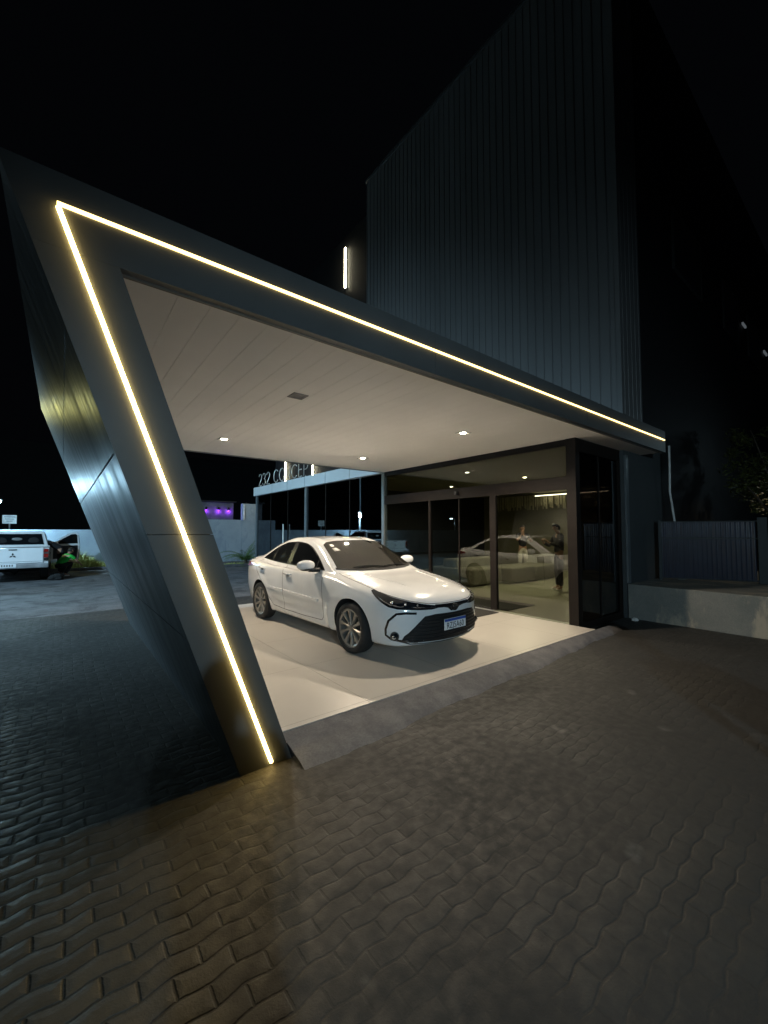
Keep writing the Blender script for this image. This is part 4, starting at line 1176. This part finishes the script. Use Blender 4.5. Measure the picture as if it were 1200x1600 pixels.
    def ring(cx, cz, rx, rz, w):
        n = 28; pts = [(c0.x + cx + rx * math.cos(2 * PI * i / n), c0.y, c0.z + cz + rz * math.sin(2 * PI * i / n)) for i in range(n + 1)]; em.tube(pts, w, 6)
    ring(0, 0, .062, .042, .0045); ring(0, .002, .018, .038, .0035); ring(0, .018, .038, .016, .0035)
    em.build('emblem', Mat('dark_chrome', (.20, .21, .22), .2, 1.).m, car, smooth=True)
    gr = [(-.68, .275), (-.60, .255), (0, .245), (.60, .255), (.68, .275), (.66, .33), (.52, .47), (.44, .545), (.30, .560), (0, .555), (-.30, .560), (-.44, .545), (-.52, .47), (-.66, .33)]
    g_ = patch('lower_grille', gr, front, M['mesh'], car, bv, .006, .045)[0]
    for z in (.29, .33, .37, .41, .45, .49, .53):
        w_ = min(.64, .44 + (.545 - z) * .85); pts = [hit(bv, front, -w_ + 2 * w_ * i / 24, z, .008)[0] for i in range(25)]
        MB().tube(pts, .0035, 5).build('slat', M['black'], g_, smooth=True)
    ribbon([[(-.70, .268), (-.60, .238), (0, .225), (.60, .238), (.70, .268)]], front, .012, car, bv, M['gloss_black'], 'lip_line', .004, False)
    cs = [(31, .585), (38, .590), (44, .580), (49, .50), (51, .40), (51, .33), (47, .285), (38, .268), (30, .262)]
    ribbon([cs], cyl, .026, car, bv, M['gloss_black'], 'bumper_trim', .005, True, .0165)
    for sg in (1, -1):
        p, nn = hit(bv, cyl, 45, .325, .004); d = Vector((nn.x * sg, nn.y, nn.z)); q = Vector((p.x * sg, p.y, p.z))
        MB().ball(q, .055, .055, .055, 18, 12).build('fog_lamp', M['lampglass'], car, smooth=True)
        MB().ball(q + d * .040, .026, .026, .026, 14, 10).build('fog_lens', M['chrome'], car, smooth=True)
    # number plate
    p = hit(bv, front, 0, .425, .02)[0]
    np_ = MB().box(-.20, .20, p.y - .008, p.y, .36, .49).build('number_plate', M['plate'], car, bevel=.002)
    MB().box(-.197, .197, p.y - .0105, p.y - .0082, .457, .487).build('plate_band', M['plate_blue'], np_)
    tx = text_mesh('RZJ5A60', .105, 'plate_lettering', M['black'], np_, .0008, (.80, 1.))
    tx.location = (0, p.y - .0095, .405); tx.rotation_euler = (PI / 2, 0, 0)
    # rear lamps
    patch('tail_lamp', [(28, .88), (45, .895), (60, .90), (70, .925), (68, .965), (55, .975), (40, .965), (28, .95)], cylr, M['red_lens'], car, bv, .007, .03, mirror=True, sx=.0155)
    MB().box(-.30, .30, 4.60, 4.665, .44, .46).build('rear_trim', M['black'], car)
    for y, nm in ((WF, 'wheel'), (WR, 'wheel')):
        for sg in (-1, 1): wheel_parts(car, sg * .785, y, WRAD, WRAD, .20, sg)
    return car
sedan()

def pickup():
    tx_, ty_ = -1.20, 17.30
    t = empty('parked_car', (tx_, ty_, 0)); tag(t, 'white pickup truck seen from behind at the left edge with its right door open', 'pickup')
    W = .875
    def arch(c, r, z0, n=12): return [(c + r * math.cos(a), z0 + r * math.sin(a)) for a in [PI - PI * i / n for i in range(n + 1)]]
    pr = [(.02, .50)] + [(y, z) for y, z in [(q[0], q[1]) for q in arch(1.0, .42, .46)]] + [(1.6, .42), (3.35, .42)] + arch(4.15, .42, .46) + [(4.75, .42), (5.1, .5), (5.12, .95), (3.95, 1.10), (1.62, 1.12), (1.60, 1.09), (0.02, 1.09)]
    MB().prism(pr, 'x', -W, W).build('body', M['paint'], t, bevel=.02, angle=R(30))
    # cab greenhouse, tapering upwards
    def cab(z0, z1, w0, w1, ya, yb, yc, yd, nm, m, par=t, bev=.0):
        vs = [(-w0, ya, z0), (w0, ya, z0), (w0, yd, z0), (-w0, yd, z0), (-w1, yb, z1), (w1, yb, z1), (w1, yc, z1), (-w1, yc, z1)]
        return MB().add(vs, [(0, 3, 2, 1), (4, 5, 6, 7), (0, 1, 5, 4), (1, 2, 6, 5), (2, 3, 7, 6), (3, 0, 4, 7)]).build(nm, m, par, bevel=bev, angle=R(30))
    cab(1.10, 1.60, .83, .70, 1.62, 1.78, 2.95, 3.85, 'cab', M['paint'], bev=.035)
    MB().box(-.66, .66, 1.80, 2.9, 1.585, 1.63).build('roof_panel', M['paint'], t, bevel=.02)
    vs = [(-.70, 1.632, 1.17), (.70, 1.632, 1.17), (.62, 1.748, 1.54), (-.62, 1.748, 1.54)]
    rwin = MB().add([(x, y - .012, z) for x, y, z in vs] + [(x, y + .02, z) for x, y, z in vs], [(0, 1, 2, 3), (4, 7, 6, 5), (0, 4, 5, 1), (1, 5, 6, 2), (2, 6, 7, 3), (3, 7, 4, 0)]).build('rear_window', M['carglass'], t)
    MB().ball((-.02, 1.66, 1.36), .14, .012, .05, 14, 8).build('brake_light', M['fixture_dark'], rwin, smooth=True)
    for x in (-.42, .42): MB().ball((x, 1.655, 1.30), .15, .02, .12, 14, 8).build('headrest', M['matt_black'], t, smooth=True)
    for sg in (1, -1):
        MB().add([(sg * .822, 1.80, 1.18), (sg * .822, 3.55, 1.18), (sg * .735, 2.95, 1.53), (sg * .735, 1.90, 1.53)], [(0, 1, 2, 3)]).build('side_window', M['carglass'], t)
    tg = MB().box(-.74, .74, -.015, .02, .62, 1.10).build('tailgate', M['paint'], t, bevel=.012)
    MB().box(-.72, .72, -.020, -.016, .665, .672).build('tailgate_crease', M['seam'], tg)
    MB().box(-.10, .10, -.026, -.016, 1.03, 1.062).build('tailgate_handle', M['black'], tg)
    em = MB()
    for k in range(3):
        a = PI / 2 + 2 * PI * k / 3; s_ = .045; c = (math.cos(a) * .047, math.sin(a) * .047); u = (math.cos(a), math.sin(a)); v = (-u[1], u[0])
        q = [(c[0] + u[0] * s_, c[1] + u[1] * s_), (c[0] + v[0] * s_ * .55, c[1] + v[1] * s_ * .55), (c[0] - u[0] * s_, c[1] - u[1] * s_), (c[0] - v[0] * s_ * .55, c[1] - v[1] * s_ * .55)]
        em.prism([(x, z + .86) for x, z in q], 'y', -.024, -.0155)
    em.build('emblem', M['black'], tg)
    for sg in (1, -1):
        tl = MB().box(sg * .755, sg * .872, -.02, .06, .78, 1.06).build('tail_lamp', M['red_lens'], t, bevel=.01)
        MB().box(sg * .762, sg * .865, -.026, -.0202, .90, .97).build('reverse_lens', M['chrome'], tl)
        MB().box(sg * .755, sg * .872, -.02, .05, .68, .765).build('corner_trim', M['black'], t, bevel=.008)
        MB().box(sg * .70, sg * .87, .45, .47, .12, .50).build('mud_flap', M['matt_black'], t)
        mm = MB().ball((sg * 1.0, 3.3, 1.15), .10, .06, .09, 14, 9).build('side_mirror', M['paint'], t, smooth=True)
    MB().box(-.88, .88, -.12, .02, .46, .60).build('rear_bumper', vary('silver_bumper', (.45, .46, .48), .35, metal=.6), t, bevel=.02)
    pl_ = MB().box(-.42, -.02 + .12, -.135, -.121, .50, .62).build('number_plate', M['plate'], t)
    bl = MB()
    for i in range(7): bl.box(-.37 + i * .06, -.335 + i * .06, -.1375, -.1352, .53, .59)
    bl.build('plate_marks', M['fixture_dark'], pl_)
    MB().tube([(0, .3, .38), (0, 4.2, .38)], .09, 10).build('chassis', M['matt_black'], t)
    MB().tube([(-.7, 1.0, .36), (-.1, 1.0, .36), (0, 1.0, .34), (.1, 1.0, .36), (.7, 1.0, .36)], [.06, .08, .16, .08, .06], 12).build('axle', M['matt_black'], t, smooth=True)
    for y in (1.0, 4.15):
        for sg in (-1, 1): wheel_parts(t, sg * .76, y, .36, .36, .22, sg, 6)
    # open right front door
    dr = [(0, .0), (.88, .0), (.93, .35), (.93, .62), (.88, 1.02), (.80, 1.10), (.62, 1.08), (.35, .92), (.08, .66), (0, .60)]
    H = Vector((.88, 3.35)); a = R(12); u = Vector((math.cos(a), math.sin(a)))
    def dpanel(pts, o0, o1, nm, m, par):
        mb = MB(); nrm = Vector((-u.y, u.x)); n = len(pts)
        vs = []
        for o_ in (o0, o1):
            for p in pts: q = H + u * p[0] + nrm * o_; vs.append((q.x, q.y, .48 + p[1]))
        return mb.add(vs, [tuple(range(n)), tuple(range(2 * n - 1, n - 1, -1))] + [(i, n + i, n + (i + 1) % n, (i + 1) % n) for i in range(n)]).build(nm, m, par)
    d = dpanel(dr, 0, .05, 'open_door', M['paint'], t)
    dpanel([(.06, .06), (.82, .06), (.85, .58), (.06, .56)], -.02, -.0005, 'door_trim', M['black'], d)
    dpanel([(.12, .64), (.85, .66), (.82, 1.00), (.76, 1.04), (.62, 1.02), (.38, .87)], -.004, -.0005, 'door_window', M['carglass'], d)
    dpanel([(.84, .04), (.90, .10), (.915, .6), (.86, 1.0), (.875, 1.02), (.928, .62), (.925, .30), (.878, .0)], -.006, -.0006, 'door_edge', M['chrome'], d)
    return t
pickup()


# ------------------------------------------------------------------ world and view
w = bpy.data.worlds.new('World'); S.world = w; w.use_nodes = True
nt = w.node_tree; bg = nt.nodes['Background']
sky = nt.nodes.new('ShaderNodeTexSky'); sky.sky_type = 'NISHITA'; sky.sun_disc = False; sky.sun_elevation = R(-6.); sky.sun_rotation = R(200)
mul = nt.nodes.new('ShaderNodeMix'); mul.data_type = 'RGBA'; mul.inputs[0].default_value = .985
nt.links.new(sky.outputs[0], mul.inputs[6]); mul.inputs[7].default_value = (.0016, .0019, .0026, 1)
nt.links.new(mul.outputs[2], bg.inputs[0]); bg.inputs[1].default_value = .22
S.view_settings.view_transform = 'Standard'; S.view_settings.look = 'None'; S.view_settings.exposure = 1.35; S.view_settings.gamma = 1
S.render.engine = 'CYCLES'
